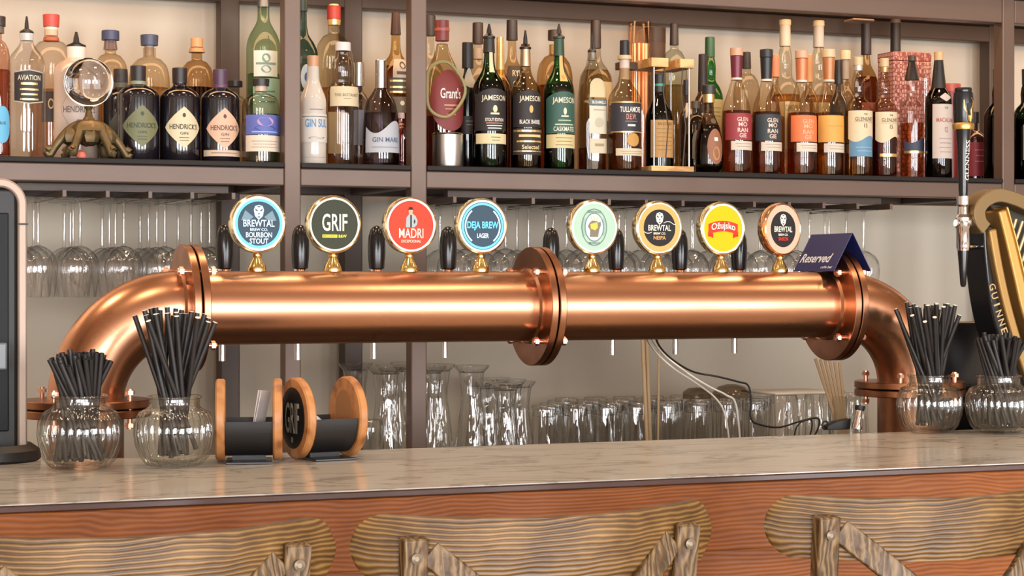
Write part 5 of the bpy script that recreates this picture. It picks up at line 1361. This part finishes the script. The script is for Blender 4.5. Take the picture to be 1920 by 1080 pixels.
MB().box(xr - .075, xr - .03, -.075, -.037, dp(0, 690).z, dp(0, 640).z).build('spout_block', pmat('grey_plastic', '#5e6468', .35), disp, smooth=False, bevel=.003)
hb = dp(60, 838).z
MB().lathe([(.092, 0), (.096, .004), (.094, .018), (.080, .028), (.055, hb), (0, hb)], 56, Matrix.Translation((dp(-33, 800).x, 0, 0))).build('base', BLACKM, disp, angle=40)

# ================================================================== bar stools
def stool(label, X_, Y_, rz, ztop):
    t = thing('bar_stool', label, 'bar stool', (X_, Y_, 0), rz, 'cross back bar stools')
    HWd, sag, HH = .237, .088, .041
    def yc(x_): return sag * (x_ / HWd) ** 2
    n_ = 60; m_ = 8; mb = MB(); v = []; f = []
    for i in range(n_ + 1):
        x_ = HWd * math.sin(PI / 2 * (-1 + 2 * i / n_))
        ex = max(0, abs(x_) - (HWd - .034)) / .034
        h_ = HH * max(.03, math.sqrt(max(0, 1 - ex * ex * .995)))
        dy = 2 * sag * x_ / HWd ** 2; nn = Vector((dy, -1)).normalized()
        drop = .006 * (1 - (x_ / HWd) ** 2)
        th = .0105
        ring = []
        for j in range(m_ * 2):
            a_ = 2 * PI * (j + .5) / (m_ * 2)
            e_ = 6
            q_ = (abs(math.cos(a_)) ** e_ + abs(math.sin(a_)) ** e_) ** (-1 / e_)
            cu, cz = q_ * math.cos(a_) * th, q_ * math.sin(a_) * h_
            v.append((x_ + nn.x * cu, yc(x_) + nn.y * cu, ztop - HH + cz - drop))
    k2 = m_ * 2
    for i in range(n_):
        for j in range(k2): f.append((i * k2 + j, (i + 1) * k2 + j, (i + 1) * k2 + (j + 1) % k2, i * k2 + (j + 1) % k2))
    f.append(tuple(range(k2))); f.append(tuple(n_ * k2 + j for j in range(k2))[::-1])
    mb.add(v, f); mb.build('top_rail', STOOLW, t, angle=50)
    xp = .180
    for s_ in (-1, 1):
        y0 = yc(xp) - .024
        P = [(s_ * .170, y0 + .075, .735), (s_ * .175, y0 + .03, .90), (s_ * xp, y0, ztop - .026)]
        MB().sweep(curve(P, 5), [(-.0155, -.011), (.0155, -.011), (.0155, .011), (-.0155, .011)], up=Vector((0, 1, 0))).build('back_post', STOOLP, t, angle=30, bevel=.003)
        MB().lathe([(.0062, 0), (.0066, .0015), (.0030, .003), (.0030, .0022), (0, .0022)], 16, Matrix.Translation((s_ * xp, y0 - .0108, ztop - .050)) @ FACEN).build('screw', pmat('screw_grey', '#7c6c58', .4, .3), t)
        P = [(s_ * (xp - .020), yc(xp) - .022, ztop - .045), (s_ * .07, -.004 - .010, ztop - .125), (0, .004 + (.012 if s_ > 0 else 0), ztop - .185), (-s_ * .10, .03 + .012 * (s_ > 0), ztop - .27), (-s_ * .150, .062, .76)]
        MB().sweep(curve(P, 6), [(-.016, -.005), (.016, -.005), (.016, .005), (-.016, .005)], up=Vector((0, 1, 0))).build('cross_brace', STOOLP, t, angle=30, bevel=.002)
    sy = .235
    MB().lathe([(.165, .725), (.19, .73), (.195, .742), (.19, .755), (.15, .758), (0, .752)], 48, Matrix.Translation((0, sy, 0)), e=3.2).build('seat', STOOLW, t, angle=40)
    for sx in (-1, 1):
        for s2 in (-1, 1):
            P = [(sx * .145, sy + s2 * .145, .73), (sx * .20, sy + s2 * .20, 0.0)]
            MB().tube(P, .017, 14, up=Vector((0, 1, 0)), scales=[1.1, .85]).build('leg', STOOLP, t)
    def lp(sx, s2, z): u = (.73 - z) / .73; return Vector((sx * (.145 + .055 * u), sy + s2 * (.145 + .055 * u), z))
    for (a_, b_, z) in (((-1, -1), (1, -1), .30), ((-1, 1), (1, 1), .30), ((-1, -1), (-1, 1), .40), ((1, -1), (1, 1), .40)):
        MB().tube([lp(*a_, z), lp(*b_, z)], .011, 12).build('stretcher', STOOLP, t)
    return t
SY = 2.20
def stx(px, side, rz=0):    # stool centre so that its rail end falls at px
    e_ = Vector((side * .237, .088)); e_ = Vector((e_.x * math.cos(rz) - e_.y * math.sin(rz), e_.x * math.sin(rz) + e_.y * math.cos(rz)))
    return at(px, 960, SY + e_.y).x - e_.x
ZT = 1.142
stool('wooden cross back bar stool nearest the left edge, only its right post in view', stx(617, 1, 0), SY, 0, ZT)
stool('wooden cross back bar stool in the middle with its whole curved rail in view', stx(660, -1), SY, 0, ZT)
stool('wooden cross back bar stool at the right, rail running out of the picture', stx(1434, -1, R(-1)), SY, R(-1), ZT)
